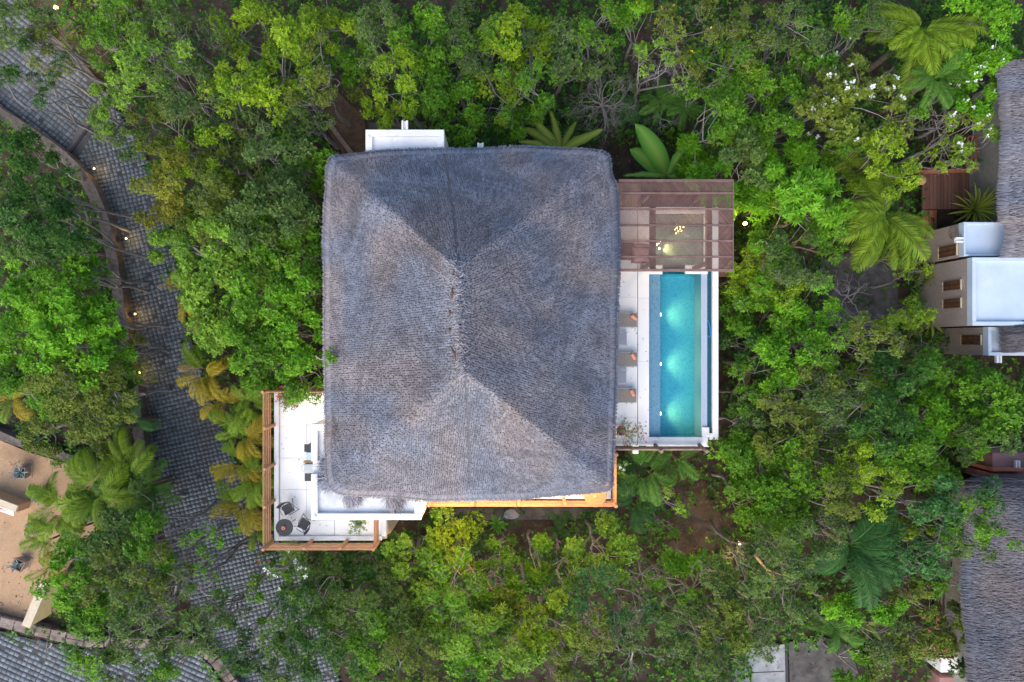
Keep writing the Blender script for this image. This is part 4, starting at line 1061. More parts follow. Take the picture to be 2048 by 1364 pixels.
for px in (1940, 1948, 1956):
    q0, q1 = gl_(X(px, 1.9), Y(338, 1.9)), gl_(X(px, 1.9), Y(270, 1.9)); MB().tube([(q0[0], q0[1], 1.75), (q1[0], q1[1], 1.75)], .045, 8).build('rail', M['redwood'], gt)
for py in (272, 302):
    q0, q1 = gl_(X(1936, 1.9), Y(py, 1.9)), gl_(X(1960, 1.9), Y(py, 1.9)); MB().tube([(q0[0], q0[1], 1.85), (q1[0], q1[1], 1.85)], .05, 8).build('rail', M['redwood'], gt)
a0, a1 = gl_(X(1934, 0), Y(420, 0)), gl_(X(1992, 0), Y(300, 0)); MB().box(a0[0], a0[1], -.1, a1[0] + 1.6, a1[1], .06).build('side_floor', M['greywall'], gt)
sl_ = empty('straw_hat_lamp', (X(1850, 2), Y(357, 2), 0), 0, 'round tan woven lamp shade by the rail of the plank terrace', 'lamp shade')
MB().lathe([(.26, 1.7), (.2, 1.78), (.05, 1.86), (.0, 1.87)], 16).build('shade', M['straw'], sl_); MB().tube([(0, 0, 0), (0, 0, 1.75)], .025, 6).build('pole', M['palmtrunk'], sl_)

sv = empty('thatched_villa', (X(1990, 3), Y(1160, 3), 0), 0, 'neighbour house at the lower right with a long grey thatch roof and pink terrace', 'house')
def sl2(x, y): return (x - sv.location.x, y - sv.location.y)
thatch_slope(sv, [(1975, 957), (1950, 972), (1943, 1010), (1941, 1100), (1938, 1180), (1945, 1260), (1947, 1330), (1950, 1420)], 4.4, 8.4, 1, seed=11, tone=.8)
a0, a1 = sl2(X(1958, 3.2), Y(1420, 3.2)), sl2(27.5, Y(985, 3.2)); MB().box(a0[0] + .2, a0[1], -.2, a1[0], a1[1], 3.9).build('house_wall', M['greywall'], sv)
for (x0, y0, x1, y1, z, mt, nm) in ((1985, 936, 2060, 906, 2.6, 'pinkterrace', 'terrace'), (1984, 962, 2060, 947, 2.5, 'pinkterrace', 'terrace'), (1880, 1400, 1944, 1355, 1.0, 'pinkterrace', 'lower_terrace')):
    a0, a1 = sl2(X(x0, z), Y(y0, z)), sl2(X(x1, z), Y(y1, z)); MB().box(a0[0], a0[1], -.1, a1[0], a1[1], z, .02).build(nm, M[mt], sv)
a0, a1 = sl2(X(1986, 3), Y(943, 3)), sl2(X(2060, 3), Y(937, 3)); MB().box(a0[0], a0[1], -.1, a1[0], a1[1], 3.0, .02).build('red_kerb', M['redcurb'], sv)
spout(sv, sl2(X(2036, 2.9), 0)[0], sl2(0, Y(936, 2.9))[1], 2.85, 0, 1, .35, .07)
for (x0, y0, x1, y1, z, nm) in ((1884, 1210, 1940, 1150, .3, 'side_floor'), (1882, 1345, 1938, 1302, 1.3, 'white_platform')):
    a0, a1 = sl2(X(x0, z), Y(y0, z)), sl2(X(x1, z), Y(y1, z)); MB().box(a0[0], a0[1], -.2, a1[0], a1[1], z, .02).build(nm, M['white' if nm[0] == 'w' else 'greywall'], sv)
rr_ = empty('wooden_rail', (X(1880, 1.5), Y(1310, 1.5), 0), 0, 'short dark wooden rail beside the white platform at the lower right', 'railing')
for k, py in enumerate((1303, 1308, 1313)):
    p0, p1 = at(1845, py, 1.6 + .15 * k) - rr_.location, at(1905, py + 2, 1.6 + .15 * k) - rr_.location
    MB().tube([p0, p1], .045, 8).build('rail', M['darkwood'], rr_)
p0, p1 = at(1884, 1302, 1.4) - rr_.location, at(1907, 1316, 1.9) - rr_.location
MB().tube([p0, p1], .06, 8).build('post', M['darkwood'], rr_)
rr_ = empty('wooden_rail', (X(1876, 1.5), Y(1200, 1.5), 0), 0, 'brown wooden rail running up beside the grey side floor at the lower right', 'railing')
for k, px in enumerate((1873, 1880, 1887)):
    p0, p1 = at(px, 1150, 1.6 + .15 * k) - rr_.location, at(px, 1235, 1.6 + .15 * k) - rr_.location
    MB().tube([p0, p1], .045, 8).build('rail', M['darkwood'], rr_)

# ------------------------------------------------------------------ lamps
def garden_lamp(px, py, z, label, power, shade=.09):
    o = empty('garden_lamp', tuple(at(px, py, z)), 0, label, 'lamp')
    o.location.z = 0
    MB().tube([(0, 0, 0), (0, 0, z - .1)], .03, 8).build('pole', M['blackmetal'], o)
    MB().lathe([(.03, z - .1), (shade, z - .06), (shade, z + .04), (.02, z + .1)], 12).build('lantern', M['bulb'], o)
    point_lamp('warm_bulb', o, (0, 0, z + .25), power, (1, .66, .2), .1)
garden_lamp(1490, 447, 3.4, 'lit yellow garden lamp just right of the pergola', 90, .085)
garden_lamp(1478, 1087, 2.4, 'lit yellow garden lamp among bare twigs at the lower right', 130, .08)
garden_lamp(112, 15, 2.2, 'lit warm lamp beside the road at the top left', 150, .09)
for i, (px, py, lb) in enumerate(((188, 337, 'small lit wall light at the bend of the curved wall, topmost of four'), (252, 477, 'small lit wall light on the curved wall, second of four from the top'), (270, 628, 'small lit wall light on the curved wall, third of four from the top'), (279, 745, 'small lit wall light on the curved wall, lowest of four'))):
    o = empty('wall_light', tuple(at(px, py, .45)), 0, lb, 'wall light', 'wall lights along the road')
    MB().box(-.12, -.05, -.08, -.02, .05, .06).build('bracket', M['blackmetal'], o)
    MB().lathe([(.02, -.05), (.04, -.03), (.044, .015), (.02, .04)], 10).build('bulb', M['bulb'], o)
    point_lamp('warm_bulb', o, (.12, 0, .1), 6, (1, .62, .2), .05)

# boulder, planters' bases
bl = MB(); prof = []
v = []; f = []
for k in range(7):
    th = k / 6 * math.pi
    for j in range(12):
        a = j / 12 * 2 * math.pi; r_ = 1 + .14 * math.sin(3 * a + k) + .1 * math.cos(5 * a - 2 * k)
        v.append((.42 * math.sin(th) * math.cos(a) * r_, .26 * math.sin(th) * math.sin(a) * r_, .2 * math.cos(th)))
for k in range(6):
    for j in range(12): f.append((k * 12 + j, k * 12 + (j + 1) % 12, (k + 1) * 12 + (j + 1) % 12, (k + 1) * 12 + j))
tag(bl.add(v, f).build('boulder', M['boulder'], None, tuple(at(1022, 1029, .15))), 'pale grey boulder on the dark strip below the balcony', 'rock')
# ------------------------------------------------------------------ plants
PAL = {'G': ((.066, .185, .010), (.13, .29, .014)), 'BG': ((.080, .255, .010), (.16, .37, .014)), 'YG': ((.13, .25, .010), (.24, .36, .014)),
       'DG': ((.030, .090, .014), (.058, .155, .020)), 'OL': ((.090, .145, .018), (.17, .22, .026)), 'GR': ((.062, .125, .028), (.12, .20, .038)),
       'OR': ((.11, .165, .016), (.24, .23, .020)), 'TL': ((.035, .12, .030), (.07, .20, .045)), 'LG': ((.11, .24, .022), (.21, .36, .033))}
STY = {  # rosettes per m2, leaves per rosette, leaf length, width ratio, cluster radius, clusters per m2, crown flatness, twigs per m2
    'round': (112, 7, .155, .42, .50, 1.8, .50, 5), 'fine': (142, 6, .108, .52, .42, 2.1, .45, 7), 'dense': (112, 7, .145, .52, .55, 1.7, .6, 2),
    'loose': (80, 7, .120, .46, .42, 1.8, .35, 16), 'star': (32, 12, .29, .27, .48, 1.6, .5, 2), 'waxy': (66, 6, .185, .52, .5, 1.6, .5, 3), 'sparse': (26, 7, .130, .46, .36, 1.0, .3, 16)}
LEAVES = [0]

def rand_dirs(n, zmin=-.3):
    z = rng.uniform(zmin, 1, n); a = rng.uniform(0, 2 * np.pi, n); r = np.sqrt(np.maximum(0, 1 - z * z))
    return np.stack([r * np.cos(a), r * np.sin(a), z], -1)

def leaf_rosettes(c, nrm, nl, L, wr, col, spread=(.75, 1.35), droop=.12, lv=.24):
    """rosettes of single leaves: c, nrm (m,3), col (m,3)"""
    m = len(c)
    nrm = nrm / (np.linalg.norm(nrm, axis=1)[:, None] + 1e-9)
    a = np.cross(nrm, [.31, .12, .94] + rng.normal(0, .2, (m, 3))); a /= np.linalg.norm(a, axis=1)[:, None] + 1e-9; b = np.cross(nrm, a)
    ph = (np.arange(nl)[None, :] * 2.399 + rng.uniform(0, 6.3, (m, 1)) + rng.normal(0, .25, (m, nl)))
    th = rng.uniform(spread[0], spread[1], (m, nl))
    d = (np.cos(th)[..., None] * nrm[:, None] + np.sin(th)[..., None] * (np.cos(ph)[..., None] * a[:, None] + np.sin(ph)[..., None] * b[:, None])).reshape(-1, 3)
    N = np.repeat(nrm, nl, 0); base = np.repeat(c, nl, 0) + rng.normal(0, .02, (m * nl, 3))
    Ls = (L * rng.uniform(.65, 1.2, m * nl))[:, None]
    s = np.cross(d, N); s /= np.linalg.norm(s, axis=1)[:, None] + 1e-9; up = np.cross(s, d)
    w = Ls * wr * .5
    mid = base + d * Ls * .5 + up * Ls * .05
    tip = base + d * Ls - np.array([0, 0, 1]) * Ls * droop
    V = np.stack([base, mid + s * w - up * Ls * .03, tip, mid - s * w - up * Ls * .03], 1).reshape(-1, 3)
    cc = np.repeat(col, nl, 0) * rng.uniform(1 - lv, 1 + lv, (m * nl, 1))
    return V, np.repeat(cc, 4, 0)

def quads(n): return np.arange(n * 4).reshape(-1, 4)

def tubes_np(segs, k=4):
    """many tapered twigs as one mesh; segs: list of (points, r0, r1)"""
    V = []; Q = []; b = 0
    ang = np.arange(k) / k * 2 * np.pi
    for pts, r0, r1 in segs:
        pts = np.asarray(pts, float); n = len(pts)
        t = np.gradient(pts, axis=0); t /= np.linalg.norm(t, axis=1)[:, None] + 1e-9
        a = np.cross(t, [.2, .31, .93]); a /= np.linalg.norm(a, axis=1)[:, None] + 1e-9; c = np.cross(t, a)
        r = np.linspace(r0, r1, n)[:, None, None]
        V.append((pts[:, None] + r * (np.cos(ang)[None, :, None] * a[:, None] + np.sin(ang)[None, :, None] * c[:, None])).reshape(-1, 3))
        i = (np.arange(n - 1)[:, None] * k + np.arange(k)[None, :]).ravel(); j = (np.arange(n - 1)[:, None] * k + (np.arange(k)[None, :] + 1) % k).ravel()
        Q.append(np.stack([i, j, j + k, i + k], -1) + b); b += n * k
    return np.concatenate(V), np.concatenate(Q)

def bent(p, q, n=5, bend=.12, sag=0.0):
    p, q = np.asarray(p, float), np.asarray(q, float); L = np.linalg.norm(q - p); t = np.linspace(0, 1, n)[:, None]
    off = rng.normal(0, bend * L, 3); off2 = rng.normal(0, bend * L * .5, 3)
    return p + (q - p) * t + np.sin(np.pi * t) * off + np.sin(2 * np.pi * t) * off2 + np.array([0, 0, 1]) * (np.sin(np.pi * t) * sag * L)

def tree(px, py, rp, sty, pal, label, zt=None, flower=None, bark='bark', group=None, cat='tree', lean=.25, dens=1.0, name=None, root_at=None):
    ro, nl, L, wr, rc, kc, flat, tw = STY[sty]
    small = rp < 45
    zt = zt if zt is not None else (random.uniform(3.2, 4.6) if small else random.uniform(5.0, 7.2))
    R = rp * (H - zt + .6) / F * 1.1
    c = at(px, py, zt - .5 * R * flat); c0 = np.array([c.x, c.y])
    base = np.array([c.x * .97 + random.uniform(-.4, .4) * lean * 2, c.y * .97 + random.uniform(-.4, .4) * lean * 2, -.1])
    nm = name or {'tree': 'broadleaf_tree', 'shrub': 'shrub', 'bush': 'bush'}.get(cat, 'broadleaf_tree')
    root = empty(nm, (base[0], base[1], 0), 0, label, cat, group)
    # clusters of foliage over an uneven dome
    K = max(5, int(kc * np.pi * R * R / .9 * dens ** .5))
    rho = np.sqrt(rng.random(K)) ; th = rng.uniform(0, 2 * np.pi, K)
    ph1, ph2, ph3 = rng.uniform(0, 6.3, 3)
    edge = 1 + .16 * np.sin(2 * th + ph1) + .12 * np.sin(3 * th + ph2) + .09 * np.sin(5 * th + ph3)
    rr = R * rho * edge
    dome = zt - rc * .6 - (rho ** 2) * R * flat + rng.normal(0, .22, K) - (rng.random(K) < .3) * rng.uniform(.3, .9, K)
    dome = np.maximum(dome, .5)
    cc = np.stack([c0[0] + rr * np.cos(th), c0[1] + rr * np.sin(th), dome], -1)
    rk = rc * rng.uniform(.6, 1.25, K) * min(1, .55 + R / 4)
    A, B = np.array(PAL[pal][0]), np.array(PAL[pal][1])
    kcol = A + (B - A) * (rng.random((K, 1)) ** 1.15) * .95
    kcol = kcol * rng.uniform(.8, 1.2, (K, 1))
    m = max(4, int(ro * np.pi * R * R * 1.0 * dens / K))
    ci = np.repeat(np.arange(K), m); n = len(ci)
    d = rand_dirs(n, -.35); f = rng.uniform(.45, 1.08, n)[:, None]
    pc = cc[ci] + d * f * rk[ci][:, None] * np.array([1.0, 1.0, .72])
    nrm = d * .75 + np.array([0, 0, .75]) + rng.normal(0, .22, (n, 3))
    col = kcol[ci] + (B - kcol[ci]) * (rng.random((n, 1)) ** 3) * .9
    col = col * rng.uniform(.82, 1.18, (n, 1))
    V, C = leaf_rosettes(pc, nrm, nl, L, wr, col, spread=(1.0, 1.5) if sty == 'star' else (.7, 1.4))
    V -= np.array(root.location); LEAVES[0] += len(V) // 4
    crown = link('crown', np_mesh('crown', V, quads(len(V) // 4), M['leaf'], C), root)
    # trunk, limbs and twigs
    zf = max(.6, zt * .38); fork = np.array([c0[0] * .5 + base[0] * .5, c0[1] * .5 + base[1] * .5, zf])
    rt = .05 + .035 * R
    segs = [(bent(base, fork, 5, .05), rt, rt * .8)]
    if root_at is not None:                     # a limb that reaches in from a neighbouring tree
        rt = .04; s0 = np.array(at(*root_at)); fork = cc[np.argmin(((cc - s0) ** 2).sum(1))]; segs = [(bent(s0, fork, 5, .08), rt, rt * .6)]
    nb_ = int(min(K, 5 + R * 3)); pick = rng.choice(K, nb_, replace=False); tips = []
    for q in pick[: max(3, nb_ // 3)]:
        pth = bent(fork, cc[q] - [0, 0, .1], 6, .07, .06); segs.append((pth, rt * .55, rt * .16)); tips.append(pth)
    for q in pick[max(3, nb_ // 3):]:
        src = tips[rng.integers(len(tips))]; s0 = src[rng.integers(2, 5)]
        segs.append((bent(s0, cc[q], 5, .09), rt * .28, rt * .09))
    nt = int(tw * R * R * 3); twig = []
    for q in (pick[rng.integers(0, len(pick), nt)] if rp < 52 else rng.integers(0, K, nt)):
        e = cc[q] + rand_dirs(1, -.1)[0] * rk[q] * rng.uniform(.85, 1.5); s0 = cc[q] + rng.normal(0, .25, 3) - [0, 0, .25]
        twig.append((bent(s0, e, 3, .14), .009, .004))
    TV, TQ = tubes_np(segs)
    if twig: WV, WQ = tubes_np(twig, 3); TQ = np.concatenate([TQ, WQ + len(TV)]); TV = np.concatenate([TV, WV])
    TV -= np.array(root.location)
    link('trunk', np_mesh('trunk', TV, TQ, M[bark]), root)
    if flower:
        nf, fc, fl = flower; ii = rng.integers(0, n, nf)
        up = cc[ci[ii]][:, 2] > np.quantile(dome, .3)
        pp = pc[ii] + np.array([0, 0, .12]); 
        V, Cf = leaf_rosettes(pp, np.tile([0, 0, 1.0], (nf, 1)) + rng.normal(0, .3, (nf, 3)), 5, fl, .75, np.tile(fc, (nf, 1)), (1.0, 1.4), 0, .08)
        V -= np.array(root.location)
        tag(link('flowers', np_mesh('flowers', V, quads(len(V) // 4), M['petal'], Cf), root), kind='stuff')
    return root

def bare_tree(px, py, rp, label, zt=4.5, bark='bark', dens=1.0, base=None, cat='tree', depth=5, leaves=None):
    R = rp * (H - zt) / F; c = at(px, py, zt * .7)
    b0 = at(*(base or (px, py)), 0); root = empty('bare_tree', (b0.x, b0.y, 0), 0, label, cat)
    segs = []; ends = []
    def grow(p, d, L, r, k):
        q = p + d * L; pth = bent(p, q, 4 if k > 2 else 3, .08); (segs if k > 2 else fine).append((pth, r, r * .6))
        if k == 0: ends.append(pth[-1]); return
        nch = 2 if rng.random() < .6 else 3
        for c_ in range(nch):
            d2 = d + rng.normal(0, .5, 3); d2[2] = d2[2] * .7 + .04
            d2 /= np.linalg.norm(d2); grow(pth[-1] if c_ == 0 else pth[rng.integers(1, len(pth))], d2, L * rng.uniform(.6, .92), r * .6, k - 1)
    fine = []
    p0 = np.array([b0.x, b0.y, -.1]); n0 = max(4, int(5 * dens))
    top = np.array([c.x, c.y, zt * .45]); segs.append((bent(p0, top, 5, .06), .04 + .014 * R, .03 + .008 * R))
    for k in range(n0):
        a = 6.283 * k / n0 + rng.uniform(-.5, .5); d = np.array([math.cos(a), math.sin(a), rng.uniform(.1, .7)]); d /= np.linalg.norm(d)
        grow(top, d, R * .30 * rng.uniform(.7, 1.3), .018 + .006 * R, depth)
    FV, FQ = tubes_np(fine, 3); 
    V, Q = tubes_np(segs); V = np.concatenate([V, FV]); Q = np.concatenate([Q, FQ + len(V) - len(FV)]); V -= np.array(root.location)
    link('branches', np_mesh('branches', V, Q, M[bark]), root)
    if leaves:
        e = np.array(ends); e = e[rng.random(len(e)) < leaves[0]]; A, B = map(np.array, PAL[leaves[1]])
        V, C = leaf_rosettes(e, np.tile([0, 0, 1.0], (len(e), 1)) + rng.normal(0, .4, (len(e), 3)), 6, .12, .45, A + (B - A) * rng.random((len(e), 1)))
        V -= np.array(root.location); link('crown', np_mesh('crown', V, quads(len(V) // 4), M['leaf'], C), root)
    return root

# ---- palms: every frond an object, sharing a few meshes
FR = {}
def frond_mesh(kind, cA, cB, L=1.7, wl=.42, arch=1.0, nlf=24, seed=0, start=.9):
    key = (kind, seed)
    if key in FR: return FR[key]
    r = np.random.default_rng(seed + 50); t = np.linspace(0, 1, 14)
    ang = start - (start + .75 * arch) * t ** 1.25      # climbs, then arches over
    dx = np.cos(ang); dz = np.sin(ang); x = np.concatenate([[0], np.cumsum(dx[:-1])]); z = np.concatenate([[0], np.cumsum(dz[:-1])])
    k = L / 13; sp = np.stack([x * k, .04 * np.sin(3 * t) * L * r.normal(), z * k], -1)
    V = []; C = []; Q = []
    def pos(u): return np.array([np.interp(u, t, sp[:, i]) for i in range(3)])
    b = 0
    for i in range(13):
        w0, w1 = .018 * (1 - t[i] * .8), .018 * (1 - t[i + 1] * .8)
        for (p, w) in ((sp[i], w0), (sp[i + 1], w1)): V += [p + [0, -w, .004], p + [0, w, .004]]
        Q.append([b, b + 2, b + 3, b + 1]); C += [np.array(cB) * 1.15] * 4; b += 4
    for i in range(nlf):
        u = .12 + .88 * i / (nlf - 1); p = pos(u); tg = pos(min(1, u + .03)) - pos(u - .03); tg /= np.linalg.norm(tg)
        ll = wl * (math.sin(math.pi * min(1, u * .82 + .17)) ** .7) * r.uniform(.85, 1.1) + .05
        for s in (-1, 1):
            d = tg * (.75 + .5 * u) + np.array([0, s * 1.0, 0]) + np.array([0, 0, .25]) + r.normal(0, .06, 3); d /= np.linalg.norm(d)
            m = p + d * ll * .5; e = p + d * ll + np.array([0, 0, -.42 * ll]) + r.normal(0, .02, 3)
            ww = np.cross(d, [0, 0, 1.0]); ww /= np.linalg.norm(ww); ww = ww * (.013 + .004 * L)
            c = np.array(cA) + (np.array(cB) - np.array(cA)) * r.random() ; c = c * r.uniform(.75, 1.25)
            V += [p, m - ww, e, m + ww]; C += [c, c, c * 1.1, c]; Q.append([b, b + 1, b + 2, b + 3]); b += 4
    FR[key] = np_mesh('frond', np.array(V), np.array(Q), M['frond'], np.array(C))
    return FR[key]
PALM = {'uplit_gold': ((.20, .185, .012), (.40, .30, .018)), 'lime': ((.10, .20, .012), (.20, .29, .016)), 'green': ((.05, .15, .02), (.10, .22, .025)), 'dark': ((.022, .09, .02), (.05, .14, .028)), 'dry': ((.30, .20, .09), (.38, .27, .14))}  # the golden tone has the roadside palms' warm uplight put into the frond colour
def palm(px, py, rp, kind, label, zt=3.0, n=12, stems=3, dry=0, tilt=.0, group=None, name='areca_palm', big=False, azr=None):
    c = at(px, py, zt); R = rp * (H - zt) / F
    root = empty(name, (c.x, c.y, 0), 0, label, 'palm', group)
    hub = zt - R * .28
    b = MB(); hubs = []
    for s in range(stems):
        a = 6.28 * s / stems + random.uniform(-.5, .5); rr = 0 if stems == 1 else R * .22
        h = Vector((math.cos(a) * rr, math.sin(a) * rr, hub * random.uniform(.88, 1.0))); hubs.append(h)
        b.tube([(h.x * .5, h.y * .5, -.1), (h.x * .7, h.y * .8, hub * .5), h], [.07 if stems > 1 else .16, .06 if stems > 1 else .13, .05 if stems > 1 else .11], 7)
    b.build('trunk', M['palmtrunk'], root)
    cA, cB = PALM[kind]
    for k in range(n):
        h = hubs[k % stems]; a = math.atan2(h.y, h.x) + random.uniform(-1.3, 1.3) if stems > 1 else 2.4 * k + random.uniform(-.5, .5)
        if azr: a = math.radians(azr[0] + (azr[1] - azr[0]) * ((k * .618) % 1) + random.uniform(-14, 14))
        cA, cB = PALM['lime' if kind == 'uplit_gold' and k % 3 == 1 else kind]; kk = 'lime' if kind == 'uplit_gold' and k % 3 == 1 else kind
        if k >= n - dry: me = frond_mesh('dry', *PALM['dry'], L=1.7, seed=k % 2, arch=1.4, start=.3)
        else: me = frond_mesh(kk + ('big' if big else ''), cA, cB, seed=k % 4, L=2.5 if big else 1.7, wl=.62 if big else .5, nlf=44 if big else 34, arch=[.8, 1.1, 1.3, .95][k % 4], start=[.95, .7, .45, 1.05][k % 4])
        sc = R / (1.9 if big else 1.35) * random.uniform(.62, 1.15)
        link('frond', me, root, h, (random.uniform(-.35, .35), random.uniform(-.2, .2), a), (sc, sc, sc))
    return root

def blade_mesh(name, L, w, n, cA, cMid, arch, mat, notch=.0, seed=0, fold=.22, mid=.018, start=1.0):
    r = np.random.default_rng(seed); t = np.linspace(0, 1, n); ang = start - arch * t
    x = np.concatenate([[0], np.cumsum(np.cos(ang))[:-1]]) * L / (n - 1); z = np.concatenate([[0], np.cumsum(np.sin(ang))[:-1]]) * L / (n - 1)
    hw = w * .5 * np.clip(np.sin(np.pi * np.clip(t * .9 + .1, 0, 1)) ** .6, .03, 1)
    V = []; C = []; Q = []
    for i in range(n):
        a = hw[i] * (1 - notch * r.random()); b_ = hw[i] * (1 - notch * r.random())
        V += [(x[i], -a, z[i] + a * fold), (x[i], -mid, z[i]), (x[i], mid, z[i]), (x[i], b_, z[i] + b_ * fold)]
        C += [cA, cMid, cMid, cA]
        if i:
            k = i * 4
            for j in range(3): Q.append([k - 4 + j, k + j, k + j + 1, k - 3 + j])
    return np_mesh(name, np.array(V), np.array(Q), M[mat], np.array(C))
def banana(px, py, label, leaves, h=1.5, cols=((.045, .20, .018), (.20, .36, .06))):
    """leaves: list of (direction in degrees, length, width)"""
    c = at(px, py, h); root = empty('banana_plant', (c.x, c.y, 0), 0, label, 'banana plant')
    MB().tube([(0, 0, -.1), (.03, 0, h * .6), (0, 0, h)], [.12, .10, .06], 9).build('stem', M['palmtrunk'], root)
    for k, (a, L, w) in enumerate(leaves):
        me = blade_mesh('leaf', L, w, 11, np.array(cols[0]) * random.uniform(.8, 1.2), cols[1], [.9, 1.2, 1.0][k % 3], 'frond', (.5 if k % 3 == 1 else .07) if h < 3.2 else .4, k, .1, .03, .6)
        link('leaf', me, root, (0, 0, h - .1), (random.uniform(-.15, .15), random.uniform(-.15, .12), math.radians(a)))
    return root
AG = []
def agave(px, py, label, s=1.0, pot=True):
    if not AG: AG.append(blade_mesh('leaf', .50, .062, 6, (.15, .22, .225), (.22, .30, .305), .5, 'frond'))
    c = at(px, py, .6); root = empty('agave', (c.x, c.y, .48), 0, label, 'agave', 'agaves in the courtyard planters')
    for k in range(22): link('leaf', AG[0], root, (0, 0, .02), (0, random.uniform(-.5, .55), k * 2.399), (s * .98 * random.uniform(.6, 1.15),) * 3)
    return root
def planter(px, py, rz, label):
    c = at(px, py, .55); root = empty('square_planter', (c.x, c.y, .03), rz, label, 'planter', 'square planters on the tan courtyard')
    b = MB(); o, i_, n_, h = .29, .24, .21, .52
    def ring(r0, z0, r1, z1):
        v = [(x * r0, y * r0, z0) for x, y in ((-1, -1), (1, -1), (1, 1), (-1, 1))] + [(x * r1, y * r1, z1) for x, y in ((-1, -1), (1, -1), (1, 1), (-1, 1))]
        b.add(v, [(k, (k + 1) % 4, 4 + (k + 1) % 4, 4 + k) for k in range(4)])
    ring(.22, 0, .285, h); ring(.285, h, .24, h + .001); ring(.24, h + .001, .23, h - .06)
    b.build('body', M['pot'], root)
    MB().box(-.232, -.232, h - .1, .232, .232, h - .055).build('soil', M['soil'], root)
    for k in range(4):
        a = k * math.pi / 2; u = Vector((math.cos(a), math.sin(a))); w = Vector((-u.y, u.x)); q = [u * .245 - w * .30, u * .30 - w * .30, u * .30 + w * .242, u * .245 + w * .242]
        MB().prism([tuple(v_) for v_ in q], h - .03, h + .025).build('rim', M['pinkstone'], root)
    MB().box(-.33, -.33, -.02, .33, .33, .04, .015).build('saucer', M['pot'], root)

def dracaena(px, py, rp, label, zt=1.8, n=34, cA=(.10, .24, .015), cM=(.30, .36, .05), name='dracaena', w=.11, cat='plant'):
    c = at(px, py, zt * .7); R = rp * (H - zt) / F; root = empty(name, (c.x, c.y, 0), 0, label, cat)
    MB().tube([(0, 0, -.1), (.04, .02, zt * .4), (0, 0, zt * .7)], [.09, .08, .06], 7).build('trunk', M['palmtrunk'], root)
    ms = [blade_mesh('leaf', R * 1.15, w, 7, np.array(cA) * f, cM, a, 'frond') for f, a in ((.8, 1.1), (1.0, .8), (1.25, 1.3))]
    for k in range(n): link('leaf', ms[k % 3], root, (0, 0, zt * .7 - .1), (0, random.uniform(-.35, .45), k * 2.399), (random.uniform(.75, 1.1),) * 3)
    return root

def potted(px, py, rp, label, z=ZD, fl=(.75, .06, .10), pot='brownpot', pal='OL', spread=1.0, dens=14, off=(0, 0)):
    c = at(px, py, z + .4); root = empty('flower_pot', (c.x, c.y, z), 0, label, 'flower pot', None)
    MB().lathe([(.15, 0), (.21, .26), (.23, .30), (.20, .30), (.18, .25)], 18).build('pot', M[pot], root)
    MB().lathe([(.18, .24), (.10, .262), (.0, .265)], 14).build('soil', M['soil'], root)
    R = rp * (H - z) / F; n = int(dens * 4); segs = []; ends = []
    for k in range(n):
        a = rng.uniform(0, 6.28); rr = R * math.sqrt(rng.random()) * spread; e = np.array([math.cos(a) * rr + off[0] * rng.random(), math.sin(a) * rr + off[1] * rng.random(), .45 + rng.uniform(-.1, .25)])
        segs.append((bent([0, 0, .26], e, 4, .1), .008, .004)); ends.append(e); ends.append(e * .8 + [0, 0, .06])
    V, Q = tubes_np(segs); link('stems', np_mesh('stems', V, Q, M['bark']), root)
    e = np.array(ends); A, B = map(np.array, PAL[pal])
    V, C = leaf_rosettes(e, np.tile([0, 0, 1.0], (len(e), 1)), 4, .09, .5, A + (B - A) * rng.random((len(e), 1)))
    link('foliage', np_mesh('foliage', V, quads(len(V) // 4), M['leaf'], C), root)
    if fl:
        ii = rng.choice(len(e), max(5, len(e) // 4)); V, C = leaf_rosettes(e[ii] + [0, 0, .05], np.tile([0, 0, 1.0], (len(ii), 1)), 5, .055, .8, np.tile(fl, (len(ii), 1)))
        tag(link('flowers', np_mesh('flowers', V, quads(len(V) // 4), M['petal'], C), root), kind='stuff')
    return root

